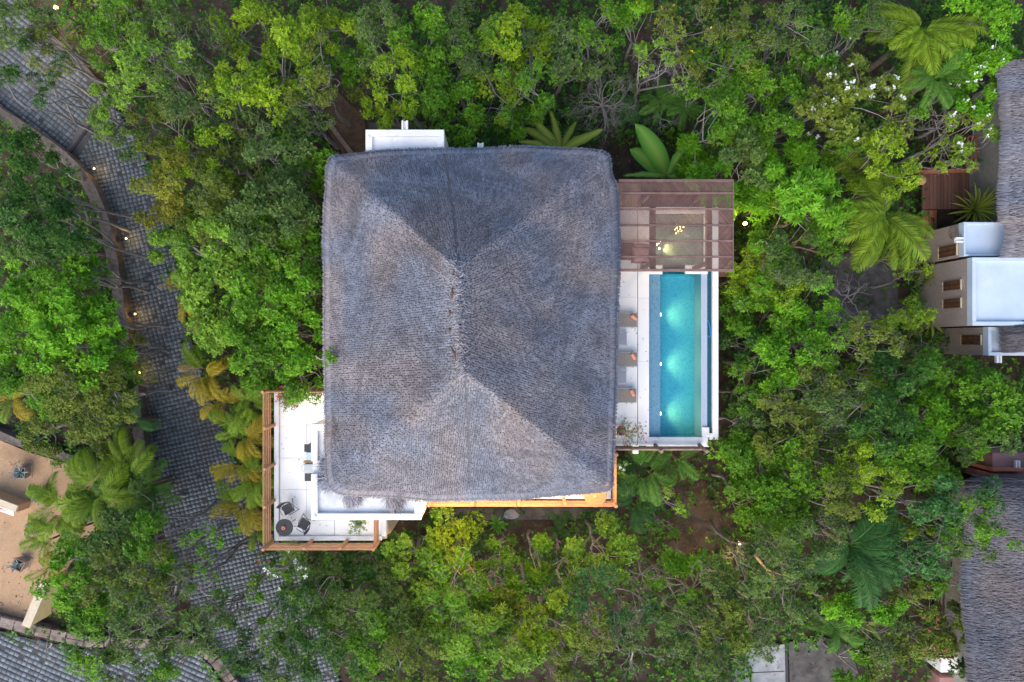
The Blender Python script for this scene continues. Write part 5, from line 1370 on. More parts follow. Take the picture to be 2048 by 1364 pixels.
# ------------------------------------------------------------------ the trees, one by one
WHT, PNK, YEL, MAG = (.85, .85, .82), (.7, .12, .25), (.75, .45, .03), (.55, .01, .16)
def T(*a, **k): return tree(*a, **k)
exec_trees = [
 # top left
 (40, 30, 62, 'loose', 'GR', 'greyish loose tree over the road in the extreme top left corner', {}),
 (62, 150, 55, 'sparse', 'DG', 'thin dark-leaved branches reaching over the sandy-lit top left road', {}),
 (15, 175, 50, 'sparse', 'DG', 'sparse dark tree cut by the left edge over the upper road', {}),
 (220, 45, 78, 'loose', 'G', 'loose mid-green tree right of the top left lamp', {}),
 (285, 115, 75, 'loose', 'LG', 'light green loose tree right of the upper cobbled road', {}),
 (222, 205, 52, 'loose', 'LG', 'pale green tree hanging over the drain line across the road', {}),
 (255, 275, 42, 'loose', 'GR', 'thin grey-green shrub over the road just below the drain line', {'cat': 'shrub'}),
 (330, 40, 60, 'loose', 'GR', 'dull grey-green tree along the top edge near the upper left', {}),
 (150, 105, 45, 'sparse', 'OL', 'thin olive shrub below the top left lamp beside the kerb', {'cat': 'shrub', 'zt': 2.5}),
 (420, 55, 48, 'sparse', 'GR', 'thin grey-green tree over bare soil at the top edge', {}),
 (365, 185, 62, 'loose', 'GR', 'mixed grey-green tree with grey twigs left of the bright yellow-green tree', {}),
 (490, 60, 55, 'round', 'YG', 'yellow-green tree at the top edge left of centre', {}),
 (545, 105, 75, 'round', 'YG', 'bright yellow-green bushy tree at the upper left of the thatched roof', {}),
 (478, 170, 60, 'fine', 'YG', 'fine yellow-green tree left of the brightest upper crown', {}),
 (335, 255, 68, 'fine', 'OL', 'dense olive tree with orange-tipped leaves right of the cobbled road', {}),
 (325, 350, 55, 'fine', 'OR', 'orange-tinged fine-leaved tree bordering the cobbled road', {}),
 (330, 435, 52, 'fine', 'OR', 'lower orange-tinged fine-leaved tree bordering the cobbled road', {}),
 (405, 300, 62, 'fine', 'YG', 'yellow-green tree with a streak of bright vine left of the thatch', {}),
 (410, 395, 70, 'fine', 'OL', 'dull olive tree in the middle of the left grove', {}),
 (470, 340, 62, 'loose', 'OL', 'brownish-green thin tree in the left grove', {}),
 (480, 265, 55, 'loose', 'GR', 'thin grey tree among bare twigs left of the white roof block', {}),
 (545, 290, 62, 'loose', 'GR', 'grey-green tree with many bare twigs left of the upper roof corner', {}),
 (600, 330, 58, 'round', 'G', 'mid-green tree touching the upper left corner of the thatch', {}),
 (575, 400, 62, 'round', 'GR', 'dull green tree beside the upper left edge of the thatch', {}),
 (625, 440, 40, 'dense', 'DG', 'dark green tree squeezed against the left eave of the thatch', {'zt': 6.0}),
 (500, 420, 62, 'round', 'GR', 'green-grey tree in the grove left of the thatch', {}),
 (350, 495, 55, 'fine', 'LG', 'pale green fine tree beside the road opposite the second wall light', {}),
 (420, 490, 70, 'round', 'LG', 'pale green tree with pointed leaves left of the house', {'zt': 6.5}),
 (500, 500, 62, 'round', 'LG', 'light green leafy tree midway between road and left eave', {'zt': 6.6}),
 (570, 490, 60, 'round', 'G', 'green tree beside the middle of the left eave', {'zt': 6.4}),
 (430, 575, 68, 'round', 'LG', 'large pale green tree above the orange-lit palms by the road', {'zt': 6.4}),
 (510, 590, 72, 'round', 'G', 'large green leafy tree in the middle of the left grove', {'zt': 7.0}),
 (590, 575, 60, 'round', 'BG', 'bright green tree leaning on the middle of the left eave', {'zt': 7.2}),
 (440, 655, 62, 'round', 'LG', 'pale green tree right of the orange-lit palms', {'zt': 6.0}),
 (520, 680, 65, 'round', 'G', 'green tree just above the left terrace', {'zt': 6.8}),
 (600, 660, 52, 'dense', 'BG', 'bright green tree overlapping the left eave above the terrace', {'zt': 7.2}),
 (598, 735, 48, 'round', 'G', 'green tree hanging over the upper rail of the left terrace', {'zt': 6.6}),
 (660, 716, 14, 'round', 'G', 'small leafy branch lying on the left edge of the thatch', {'zt': 8.4, 'cat': 'branch', 'name': 'leafy_branch', 'root_at': (632, 712, 6.9)}),
 (500, 740, 42, 'round', 'G', 'green shrub left of the upper corner of the terrace', {'zt': 5.0, 'cat': 'shrub'}),
 # top middle
 (630, 45, 62, 'fine', 'YG', 'yellow-green fine tree at the top edge left of the white block', {}),
 (610, 130, 58, 'loose', 'OL', 'olive thin tree with vine stems right of the bright yellow-green crown', {}),
 (600, 215, 60, 'loose', 'GR', 'grey thin-leaved tree beside the brown dirt path', {}),
 (690, 95, 58, 'round', 'G', 'mid-green tree above the brown dirt path', {}),
 (716, 165, 30, 'loose', 'OL', 'thin olive tree over the upper end of the brown dirt path', {}),
 (790, 155, 55, 'fine', 'YG', 'yellow-green tree directly above the white roof block', {}),
 (755, 60, 60, 'loose', 'GR', 'grey-green airy tree at the top edge above the white block', {}),
 (775, 215, 40, 'fine', 'YG', 'low yellow-green vine bush touching the white roof block spout', {'cat': 'bush', 'zt': 4.2}),
 (840, 75, 62, 'round', 'G', 'green tree above and right of the white block', {}),
 (862, 175, 58, 'round', 'G', 'rounded green tree right above the white block', {}),
 (905, 130, 55, 'loose', 'GR', 'grey-green airy tree above the middle of the roof', {}),
 (925, 215, 52, 'dense', 'G', 'green tree just above the upper eave left of centre', {'zt': 5.6}),
 (985, 185, 52, 'fine', 'YG', 'yellow-tipped green tree above the centre of the upper eave', {}),
 (970, 90, 55, 'loose', 'G', 'airy green tree near the top edge at the centre', {}),
 (965, 255, 34, 'dense', 'DG', 'dark green bush at the upper eave beside the small spout', {'cat': 'bush', 'zt': 4}),
 (905, 25, 45, 'loose', 'GR', 'thin grey tree cut by the top edge left of centre', {}),
 (1015, 35, 48, 'round', 'YG', 'bright yellow-green tree cut by the top edge at the centre', {}),
 (1062, 85, 58, 'fine', 'YG', 'pale yellow-green feathery tree right of the top centre', {}),
 (1055, 165, 55, 'loose', 'G', 'green tree left of the tangle of bare branches', {}),
 (1035, 235, 45, 'round', 'G', 'green shrub left of the yellow-edged banana leaves', {'cat': 'shrub', 'zt': 4.5}),
 (1130, 105, 62, 'loose', 'GR', 'thin grey-green tree above the tangle of bare branches', {}),
 (1195, 55, 55, 'loose', 'G', 'loose green tree at the top edge right of centre', {}),
 (1200, 120, 40, 'sparse', 'GR', 'sparse tree right of the bare tangle with a few green tips', {}),
 (1285, 22, 45, 'round', 'BG', 'bright green tree with yellow flowers at the top edge', {'flower': (14, YEL, .08)}),
 (1310, 110, 58, 'sparse', 'LG', 'sparse tree with long grey forked limbs over brown soil', {}),
 (1395, 55, 68, 'loose', 'OL', 'olive airy tree with yellow tips at the top edge right of centre', {'flower': (16, YEL, .07)}),
 (1450, 125, 65, 'loose', 'G', 'loose green tree upper right of the pergola', {}),
 (1440, 200, 52, 'round', 'G', 'green tree above the small dark palms', {}),
 (1510, 75, 62, 'loose', 'OL', 'olive green tree at the top right of centre', {}),
 (1520, 190, 60, 'round', 'G', 'leafy green tree with yellow blossoms above the glossy star-leaved tree', {'flower': (16, YEL, .07)}),
 (1425, 265, 36, 'dense', 'TL', 'bluish-green bush right of the small dark palms', {'cat': 'bush', 'zt': 3.5}),
 (1585, 110, 60, 'loose', 'GR', 'grey-green airy tree left of the white-flowered tree', {}),
 (1600, 40, 58, 'loose', 'GR', 'grey-green thin tree cut by the top edge at the upper right', {}),
 (1490, 270, 45, 'loose', 'OL', 'thin olive shrub above the glossy star-leaved tree', {'cat': 'shrub', 'zt': 4}),
 (1585, 210, 62, 'round', 'G', 'green tree between star-leaved and white-flowered trees', {}),
 (1680, 95, 70, 'waxy', 'G', 'waxy-leaved green tree dotted with white flowers at the upper right', {'flower': (18, WHT, .13)}),
 (1725, 190, 75, 'waxy', 'OL', 'large waxy-leaved tree with the most white flowers', {'flower': (34, WHT, .14)}),
 (1650, 205, 52, 'waxy', 'OL', 'olive waxy-leaved tree with few white flowers', {'flower': (6, WHT, .12)}),
 (1690, 275, 48, 'waxy', 'G', 'lower waxy-leaved tree with scattered white flowers', {'flower': (9, WHT, .12)}),
 (1740, 25, 45, 'loose', 'GR', 'grey-green tree at the top edge left of the big palm', {}),
 (1795, 300, 52, 'fine', 'YG', 'yellow-green fine tree below the white-flowered tree', {}),
 (1780, 365, 48, 'fine', 'YG', 'yellow-green bush above the big golden palm', {'cat': 'bush'}),
 (1985, 40, 72, 'dense', 'BG', 'bright green dense tree in the top right corner', {}),
 (1990, 130, 46, 'round', 'BG', 'bright green tree with white blossoms beside the right thatch', {'flower': (26, WHT, .11), 'zt': 5}),
 (1915, 185, 42, 'loose', 'G', 'thin green tree with white blossoms above the bare branches', {'flower': (12, WHT, .11)}),
 (1945, 255, 46, 'sparse', 'YG', 'sparse yellow-green branches with white blossoms over the plank terrace', {'flower': (9, WHT, .12), 'zt': 5}),
 (1890, 305, 40, 'sparse', 'YG', 'thin yellow-green twigs over the plank terrace rail', {'zt': 4}),
 (1965, 200, 46, 'round', 'BG', 'bright green tree with white blossoms left of the upper right thatch', {'flower': (12, WHT, .11), 'zt': 4.6}),
 (1900, 125, 40, 'round', 'G', 'green tree between the big palms and the top right corner', {'zt': 4.4}),
 (1945, 305, 30, 'sparse', 'LG', 'thin light green branch over the pale side wall at the right', {'zt': 4.2}),
 (1935, 95, 40, 'dense', 'G', 'dark glossy green tree right of the big palms', {'zt': 5}),
 # right of the pergola
 (1560, 305, 48, 'star', 'BG', 'glossy bright green tree with star leaves, topmost of its group', {}),
 (1600, 370, 62, 'star', 'BG', 'largest glossy star-leaved tree right of the pergola', {}),
 (1655, 415, 48, 'star', 'BG', 'glossy star-leaved tree at the right of its group', {}),
 (1530, 375, 55, 'star', 'BG', 'glossy star-leaved tree touching the right end of the pergola', {'zt': 5.5}),
 (1435, 330, 58, 'star', 'BG', 'glossy star-leaved tree above the right end of the pergola', {'zt': 5.5}),
 (1395, 318, 34, 'star', 'BG', 'small glossy star-leaved bush right of the banana leaves', {'cat': 'bush', 'zt': 4}),
 (1500, 320, 45, 'round', 'GR', 'grey-green shrub between two glossy star-leaved trees', {'cat': 'shrub'}),
 (1625, 330, 42, 'round', 'G', 'plain green tree right of the topmost star-leaved crown', {}),
 (1490, 415, 38, 'star', 'BG', 'small glossy star-leaved tree just above the yellow lamp', {'zt': 4.6}),
 (1650, 470, 48, 'round', 'G', 'green tree below the glossy star-leaved group', {}),
 (1580, 470, 52, 'loose', 'GR', 'thin grey-green tree right of the yellow lamp', {}),
 (1545, 515, 45, 'round', 'G', 'green shrub below and right of the yellow lamp', {'cat': 'shrub'}),
 (1508, 545, 50, 'fine', 'YG', 'yellow-green fine tree at the upper right corner of the pool', {'zt': 5}),
 (1570, 580, 52, 'fine', 'YG', 'yellow-green tree right of the upper part of the pool', {}),
 (1620, 545, 45, 'loose', 'GR', 'thin grey-green tree left of the bare white-barked tree', {}),
 (1630, 615, 46, 'round', 'BG', 'bright green tree left of the bare white-barked tree', {}),
 (1497, 620, 44, 'dense', 'G', 'dense green tree beside the middle of the pool wall', {'zt': 5}),
 (1545, 650, 55, 'round', 'G', 'green tree right of the middle of the pool', {}),
 (1494, 690, 42, 'round', 'DG', 'dark green tree beside the lower middle of the pool wall', {'zt': 4.6}),
 (1600, 690, 58, 'round', 'BG', 'bright green bushy tree between pool and bare tree', {}),
 (1540, 735, 52, 'round', 'BG', 'bright green tree right of the second lounger row', {}),
 (1670, 690, 55, 'loose', 'G', 'loose green tree below the bare white-barked tree', {}),
 (1508, 790, 50, 'loose', 'G', 'green tree beside the lower pool wall', {'zt': 5}),
 (1508, 862, 50, 'loose', 'GR', 'grey-green tree with stray twigs at the lower right pool corner', {'zt': 5}),
 (1570, 800, 55, 'loose', 'OL', 'olive airy tree over a pale path right of the pool', {}),
 (1640, 775, 58, 'loose', 'OL', 'olive airy tree in the middle of the right grove', {}),
 (1735, 760, 40, 'fine', 'YG', 'small yellow-green crown in the middle of the right grove', {}),
 (1700, 800, 58, 'loose', 'GR', 'grey-green thin tree in the middle of the right grove', {}),
 (1760, 690, 52, 'loose', 'OL', 'loose olive tree left of the lowest shutter', {}),
 (1820, 640, 52, 'loose', 'YG', 'thin yellow-dotted tree left of the taupe villa', {'zt': 4.2}),
 (1860, 690, 46, 'loose', 'OL', 'thin olive tree over the corner of the taupe villa', {'zt': 4.2}),
 (1835, 555, 34, 'sparse', 'YG', 'thin yellow-green shrub left of the paired shutters', {'cat': 'shrub', 'zt': 3.4}),
 (1800, 510, 34, 'sparse', 'YG', 'thin yellow-green twigs left of the utility box', {'cat': 'shrub', 'zt': 3.4}),
 (1800, 755, 50, 'dense', 'DG', 'dark green tree below the taupe villa corner', {}),
 (1870, 765, 50, 'round', 'G', 'green tree below the lowest shutter', {'zt': 5}),
 (1950, 765, 50, 'round', 'G', 'broad-leaved green tree below the lowest pale roof', {'zt': 5}),
 (2010, 815, 55, 'dense', 'G', 'dense green tree at the right edge below the taupe villa', {}),
 (1770, 840, 58, 'round', 'DG', 'darker green tree in the right grove', {}),
 (1850, 840, 58, 'round', 'BG', 'bright green tree in the right grove', {}),
 (1930, 845, 62, 'round', 'G', 'large green tree above the pink terrace', {}),
 (1990, 885, 45, 'round', 'GR', 'dull green tree beside the pink terrace', {}),
 (1900, 915, 48, 'round', 'G', 'green tree left of the pink terrace', {}),
 (1660, 860, 55, 'loose', 'GR', 'grey airy tree with bare twigs lower right of the pool', {}),
 (1590, 870, 55, 'round', 'OL', 'olive green tree lower right of the pool', {}),
 (1510, 930, 58, 'round', 'G', 'green tree right of the coconut palm by the pool corner', {}),
 (1560, 960, 58, 'dense', 'G', 'dense green tree above the lower right yellow lamp', {}),
 (1500, 1005, 48, 'dense', 'G', 'rounded green tree just above the lower right yellow lamp', {}),
 (1620, 940, 58, 'round', 'G', 'green tree left of the fine yellow crown', {}),
 (1720, 930, 62, 'fine', 'YG', 'fine yellow-olive tree at the lower right', {}),
 (1770, 975, 45, 'fine', 'YG', 'golden-green fine crown at the lower right', {}),
 (1830, 920, 55, 'round', 'G', 'green tree right of the fine yellow crown', {}),
 (1835, 1045, 38, 'fine', 'YG', 'small bright yellow-green crown left of the lower right thatch', {}),
 (1680, 1000, 45, 'fine', 'OL', 'olive fine tree left of the golden crown', {}),
 (1900, 1030, 45, 'dense', 'TL', 'dark bluish-green tree left of the lower right thatch', {}),
 (1960, 1060, 58, 'loose', 'G', 'loose green tree leaning over the lower right thatch', {'zt': 7.6}),
 (1905, 1100, 48, 'loose', 'TL', 'thin bluish-green tree at the edge of the lower right thatch', {'zt': 5}),
 (1855, 1130, 46, 'loose', 'TL', 'thin blue-green tree right of the big dark palm', {}),
 (1580, 1040, 50, 'round', 'G', 'green tree right of the lower right yellow lamp', {}),
 (1600, 1110, 55, 'loose', 'GR', 'greyish loose tree left of the big dark palm', {}),
 (1530, 1150, 52, 'loose', 'GR', 'greyish airy tree below the lower right yellow lamp', {}),
 (1590, 1195, 58, 'loose', 'GR', 'grey-green hazy tree above the pale path', {}),
 (1520, 1240, 55, 'loose', 'GR', 'grey-green thin tree at the upper end of the pale path', {}),
 (1690, 1230, 42, 'round', 'BG', 'bright green bush below the big dark palm', {'cat': 'bush', 'zt': 4}),
 (1775, 1215, 34, 'round', 'BG', 'small bright green bush right below the big dark palm', {'cat': 'bush', 'zt': 4}),
 (1840, 1210, 50, 'loose', 'OL', 'olive shrub with pink flowers left of the grey side floor', {'flower': (10, PNK, .08), 'cat': 'shrub', 'zt': 3.5}),
 (1855, 1275, 46, 'fine', 'OL', 'olive bush with pink flowers above the short wooden rail', {'flower': (12, PNK, .08), 'cat': 'bush', 'zt': 3.2}),
 (1915, 1255, 44, 'fine', 'OL', 'pale olive bush against the lower right thatch', {'cat': 'bush', 'zt': 3.6}),
 (1780, 1275, 50, 'loose', 'GR', 'grey-green shrub at the lower right', {'cat': 'shrub', 'zt': 3.2}),
 (1790, 1335, 45, 'loose', 'OL', 'olive shrub at the bottom edge at the lower right', {'cat': 'shrub', 'zt': 3}),
 (1715, 1345, 42, 'star', 'G', 'green bush with pale pink flowers at the bottom edge', {'flower': (10, (.7, .5, .6), .08), 'cat': 'bush', 'zt': 2.6}),
 (1932, 1325, 26, 'dense', 'DG', 'small dark green bush between white platform and thatch', {'cat': 'bush', 'zt': 2.6}),
 (1985, 1000, 42, 'loose', 'TL', 'bluish-green branch lying over the upper end of the lower right thatch', {'zt': 7.4}),
 (2000, 1085, 40, 'sparse', 'G', 'sparse light branches over the lower right thatch', {'zt': 7.8}),
 (1890, 1170, 40, 'loose', 'G', 'green tree hanging over the grey side floor at the lower right', {'zt': 4}),
 (1540, 1290, 44, 'sparse', 'GR', 'sparse grey-green branches over the upper end of the pale path', {'zt': 4.4}),
 (1975, 262, 40, 'loose', 'LG', 'light green tree with a few white blossoms against the upper right thatch', {'flower': (6, WHT, .11), 'zt': 4.6}),
 (1965, 1105, 40, 'loose', 'GR', 'grey-green branch over the edge of the lower right thatch', {'zt': 6.8}),
 (1935, 1175, 34, 'loose', 'G', 'green bush below the branches at the edge of the lower right thatch', {'zt': 4, 'cat': 'bush'}),
 # bottom middle
 (650, 1195, 50, 'loose', 'GR', 'grey-green tree at the right side of the lower road', {'zt': 5}),
 (668, 1262, 50, 'loose', 'G', 'plain green tree right of the bottom end of the road', {'zt': 5}),
 (590, 1290, 48, 'loose', 'G', 'green tree reaching over the bottom end of the road', {'zt': 5}),
 (520, 1180, 40, 'sparse', 'LG', 'few pale green twigs over the lower road', {'zt': 4}),
 (470, 1210, 46, 'sparse', 'G', 'sparse green branches over the middle of the lower road', {'zt': 4.6}),
 (470, 1300, 46, 'loose', 'DG', 'dark green branches over the bottom end of the road', {'zt': 4.6}),
 (620, 1180, 50, 'loose', 'G', 'loose green tree between terrace and lower road', {'zt': 5}),
 (888, 1085, 62, 'round', 'YG', 'bright yellow-green tree just below the left end of the balcony', {'zt': 4.6}),
 (820, 1140, 58, 'round', 'LG', 'pale green tree below the terrace pier', {'zt': 5}),
 (905, 1160, 55, 'loose', 'G', 'green tree with bare twigs below the bright yellow-green tree', {}),
 (720, 1135, 58, 'fine', 'DG', 'dark dusty green tree just below the terrace rail', {'zt': 4.6}),
 (640, 1140, 46, 'loose', 'DG', 'dark loose tree below the terrace near the road', {'zt': 4.4}),
 (575, 1150, 48, 'sparse', 'G', 'sparse tree over the cobbled road with white and magenta flowers', {'flower': (14, WHT, .11), 'zt': 5}),
 (700, 1215, 58, 'fine', 'GR', 'dusty grey-green tree right of the lower road', {}),
 (610, 1225, 52, 'loose', 'DG', 'dark green tree over the lower road', {}),
 (545, 1250, 50, 'sparse', 'G', 'sparse green tree over the lowest part of the cobbled road', {}),
 (780, 1215, 58, 'round', 'GR', 'grey-green tree in the lower grove', {}),
 (850, 1235, 62, 'round', 'LG', 'light green tree in the lower grove', {}),
 (640, 1310, 62, 'loose', 'DG', 'dark green tree at the bottom edge right of the road', {}),
 (740, 1300, 62, 'fine', 'G', 'mid-green fine tree at the bottom edge of the lower grove', {}),
 (560, 1330, 48, 'loose', 'GR', 'grey-green tree at the bottom end of the cobbled road', {}),
 (830, 1325, 58, 'loose', 'OL', 'olive thin tree at the bottom edge of the lower grove', {}),
 (940, 1255, 68, 'round', 'LG', 'large bright light-green tree in the lower grove', {'zt': 7}),
 (1020, 1290, 65, 'round', 'LG', 'large bright light-green tree right of its twin in the lower grove', {'zt': 7}),
 (935, 1335, 55, 'round', 'BG', 'bright green tree at the bottom edge of the lower grove', {}),
 (985, 1195, 50, 'round', 'G', 'green tree left of the bare forked stems', {}),
 (1050, 1215, 52, 'round', 'OL', 'olive-green tree in the middle of the lower grove', {}),
 (1000, 1120, 42, 'loose', 'G', 'thin green tree just below the boulder', {'zt': 4}),
 (1065, 1130, 42, 'round', 'G', 'green tree below the middle of the balcony', {'zt': 4.4}),
 (1120, 1105, 38, 'loose', 'DG', 'dark green shrub below the right part of the balcony', {'cat': 'shrub', 'zt': 3}),
 (1200, 1115, 60, 'dense', 'LG', 'rounded light green tree below the right end of the balcony', {'zt': 5.2}),
 (1130, 1170, 48, 'loose', 'G', 'thin green tree left of the rounded light green tree', {}),
 (1180, 1190, 45, 'loose', 'TL', 'thin bluish-green tree below the rounded light green tree', {}),
 (1100, 1260, 55, 'round', 'YG', 'yellowish green tree in the lower grove right of the light twins', {}),
 (1130, 1330, 50, 'loose', 'OL', 'olive thin tree at the bottom edge at the centre', {}),
 (1190, 1265, 52, 'loose', 'OL', 'brownish olive thin tree at the lower centre', {}),
 (1250, 1235, 45, 'loose', 'TL', 'thin dark green tree below the bare grey bush', {}),
 (1340, 1015, 42, 'sparse', 'LG', 'sparse light green shrub over brown litter right of the balcony', {'cat': 'shrub', 'zt': 3.4}),
 (1330, 1060, 32, 'sparse', 'G', 'thin green sapling over brown litter', {'cat': 'sapling', 'name': 'sapling', 'zt': 2.6}),
 (1385, 1135, 40, 'star', 'BG', 'bright green star-leaved shrub left of the lower right lamp', {'cat': 'shrub', 'zt': 3.6}),
 (1355, 1205, 48, 'loose', 'G', 'green tree below the bright star-leaved shrub', {}),
 (1430, 1185, 50, 'loose', 'GR', 'grey-green airy tree below the lower right lamp', {}),
 (1370, 1275, 55, 'loose', 'GR', 'grey-green thin tree at the lower right of centre', {}),
 (1440, 1265, 48, 'round', 'OL', 'olive green tree left of the pale path', {}),
 (1310, 1260, 45, 'loose', 'GR', 'thin grey tree above the bare bushes at the bottom edge', {}),
 (1440, 1335, 45, 'loose', 'GR', 'grey thin tree at the bottom edge left of the pale path', {}),
 # bottom left
 (505, 1345, 44, 'loose', 'DG', 'dark loose tree at the bottom edge over the end of the road', {'zt': 5}),
 (25, 95, 44, 'sparse', 'GR', 'grey-green twigs at the left edge over the upper road', {'zt': 5}),
 (215, 1335, 46, 'loose', 'GR', 'dull grey-green tree at the bottom edge over the lower street', {'zt': 5}),
 (440, 1240, 40, 'sparse', 'GR', 'thin grey-green twigs over the narrow part of the lower road', {'zt': 4.4}),
 (75, 85, 50, 'loose', 'OL', 'loose olive tree over the upper end of the road and its kerb', {'zt': 5}),
 (1652, 1068, 46, 'loose', 'GR', 'grey-green tree hiding the trunk of the big dark palm', {'zt': 6}),
 (1822, 118, 36, 'round', 'DG', 'dark green tree between white-flowered tree and big palms', {'zt': 5}),
 (1842, 205, 34, 'loose', 'G', 'small green tree below the big palms', {'zt': 4.6}),
 (235, 1065, 58, 'round', 'GR', 'dull green tree below the left courtyard palms', {}),
 (300, 1085, 50, 'round', 'G', 'green tree at the road edge below the courtyard palms', {}),
 (130, 1165, 62, 'round', 'BG', 'bright green tree beside the pale yellow wall', {'zt': 6}),
 (215, 1160, 58, 'loose', 'OL', 'olive loose tree in the lower left grove', {}),
 (290, 1160, 55, 'loose', 'OL', 'loose olive tree with curved grey limbs at the lower left', {}),
 (190, 1225, 52, 'round', 'G', 'green tree right of the pale yellow wall', {}),
 (385, 1085, 46, 'sparse', 'G', 'sparse green branches over the cobbled road at the lower left', {}),
 (420, 1130, 36, 'sparse', 'BG', 'few bright yellow-green leaf tufts over the lower road', {}),
 (260, 1245, 55, 'loose', 'GR', 'grey-green tree above the low pinkish wall', {}),
 (165, 1310, 55, 'loose', 'G', 'green tree over the lower left street', {}),
 (300, 1320, 58, 'loose', 'GR', 'thin grey-green tree over the lower street', {}),
 (400, 1270, 52, 'loose', 'GR', 'grey thin tree at the road edge at the bottom left', {}),
 (370, 1190, 46, 'sparse', 'GR', 'thin twiggy tree beside the lower road', {}),
 (340, 1345, 45, 'loose', 'G', 'green thin tree at the bottom edge of the street', {}),
 # left
 (28, 302, 48, 'round', 'DG', 'dark green tree inside the upper bend of the curved wall', {}),
 (88, 388, 50, 'loose', 'DG', 'dark loose tree below the bend of the curved wall', {}),
 (40, 400, 58, 'round', 'DG', 'dark green tree at the left edge below the bend', {}),
 (108, 468, 56, 'round', 'DG', 'dark green tree left of the second wall light', {}),
 (50, 490, 58, 'loose', 'GR', 'grey twiggy tree at the left edge', {}),
 (166, 552, 42, 'round', 'BG', 'bright green crown close to the curved wall', {'zt': 5}),
 (120, 560, 55, 'round', 'G', 'green tree in the middle of the left grove beside the wall', {}),
 (40, 585, 62, 'round', 'BG', 'bright green tree at the left edge above the olive tree', {}),
 (110, 640, 62, 'dense', 'BG', 'brightest green dense crown of the left grove', {'zt': 7}),
 (178, 640, 52, 'dense', 'BG', 'bright green crown beside the third wall light', {'zt': 6}),
 (30, 690, 55, 'round', 'BG', 'yellowish bright green tree at the left edge', {}),
 (130, 710, 55, 'dense', 'BG', 'bright green tree above the olive tree', {}),
 (210, 710, 45, 'round', 'G', 'green tree near the lowest wall light', {}),
 (60, 770, 55, 'round', 'G', 'green tree at the left above the tan courtyard', {}),
 (140, 790, 75, 'fine', 'OL', 'large olive fine-leaved tree left of the lower road', {'zt': 6}),
 (205, 800, 52, 'fine', 'OL', 'olive tree leaning towards the lower road', {}),
 (250, 690, 32, 'sparse', 'OR', 'thin orange-leaved shrub on the curved wall', {'cat': 'shrub', 'zt': 2.6}),
 (268, 745, 30, 'sparse', 'OL', 'thin olive shrub over the lowest wall light', {'cat': 'shrub', 'zt': 2.4}),
 (95, 865, 50, 'fine', 'OL', 'olive bush spilling over the courtyard wall', {'zt': 4, 'cat': 'bush'}),
 (190, 870, 45, 'loose', 'OL', 'thin olive bush above the grey courtyard wall', {'zt': 3.4, 'cat': 'bush'}),
 (130, 935, 26, 'fine', 'LG', 'small pale green bush inside the courtyard corner', {'zt': 2, 'cat': 'bush'}),
 (225, 770, 36, 'dense', 'DG', 'dark green shrub beside the lower road', {'cat': 'shrub', 'zt': 3}),
]
for (px, py, r, sty, pal, lb, kw) in exec_trees: tree(px, py, r, sty, pal, lb, **kw)

for a in ((1215, 185, 95, 'tangle of bare grey branches above the upper right of the roof', 7.0, 'bark', 2.2, (1205, 265)),
          (1330, 225, 45, 'bare pale forked branch above the large banana leaves', 3.6, 'palebark', .8, (1300, 215)),
          (1320, 130, 52, 'grey forked tree limbs over brown soil at the upper right', 4.8, 'palebark', .8, (1338, 150)),
          (1715, 590, 75, 'bare white-barked tree on grey earth left of the taupe villa', 4.2, 'palebark', 1.1, (1690, 590)),
          (1905, 240, 72, 'bare grey branches reaching from the big palm to the right thatch', 5.0, 'palebark', 1.0, (1812, 246)),
          (1660, 1055, 46, 'bare grey twiggy bush at the lower right', 4.2, 'bark', 1.2, (1665, 1070)),
          (1290, 1160, 62, 'bare grey bush with forked stems at the lower centre', 3.6, 'bark', 1.2, (1320, 1125)),
          (1265, 1310, 70, 'bare grey bush at the bottom edge', 3.6, 'bark', 1.2, (1260, 1330)),
          (330, 1180, 80, 'big grey bare-limbed tree beside the lower road', 5.6, 'bark', 1.2, (345, 1200)),
          (285, 1230, 60, 'dense grey bare branches above the low pinkish wall', 4.4, 'bark', 1.4, (320, 1225)),
          (570, 190, 75, 'bare grey twiggy tree left of the brown dirt path', 6.8, 'bark', 1.8, (560, 200)),
          (70, 1310, 42, 'leafless dark branches over the lower left street', 3.4, 'bark', .7, (88, 1300)),
          (985, 1150, 60, 'twisted bare brown limbs below the boulder', 3.6, 'bark', 1.0, (975, 1110)),
          (1680, 850, 60, 'bare grey twigs in the right grove', 5.6, 'bark', 1.1, (1680, 850)),
          (1480, 1120, 40, 'bare twigs round the lower right lamp', 3.0, 'bark', 1.1, (1490, 1130)),
          (340, 90, 60, 'bare pale twigs over soil at the upper left', 4.6, 'palebark', .8, (350, 110))):
    bare_tree(a[0], a[1], a[2], a[3], a[4], a[5], a[6], a[7], depth=6 if a[3][:6] in ('tangle', 'dense ') else 5)

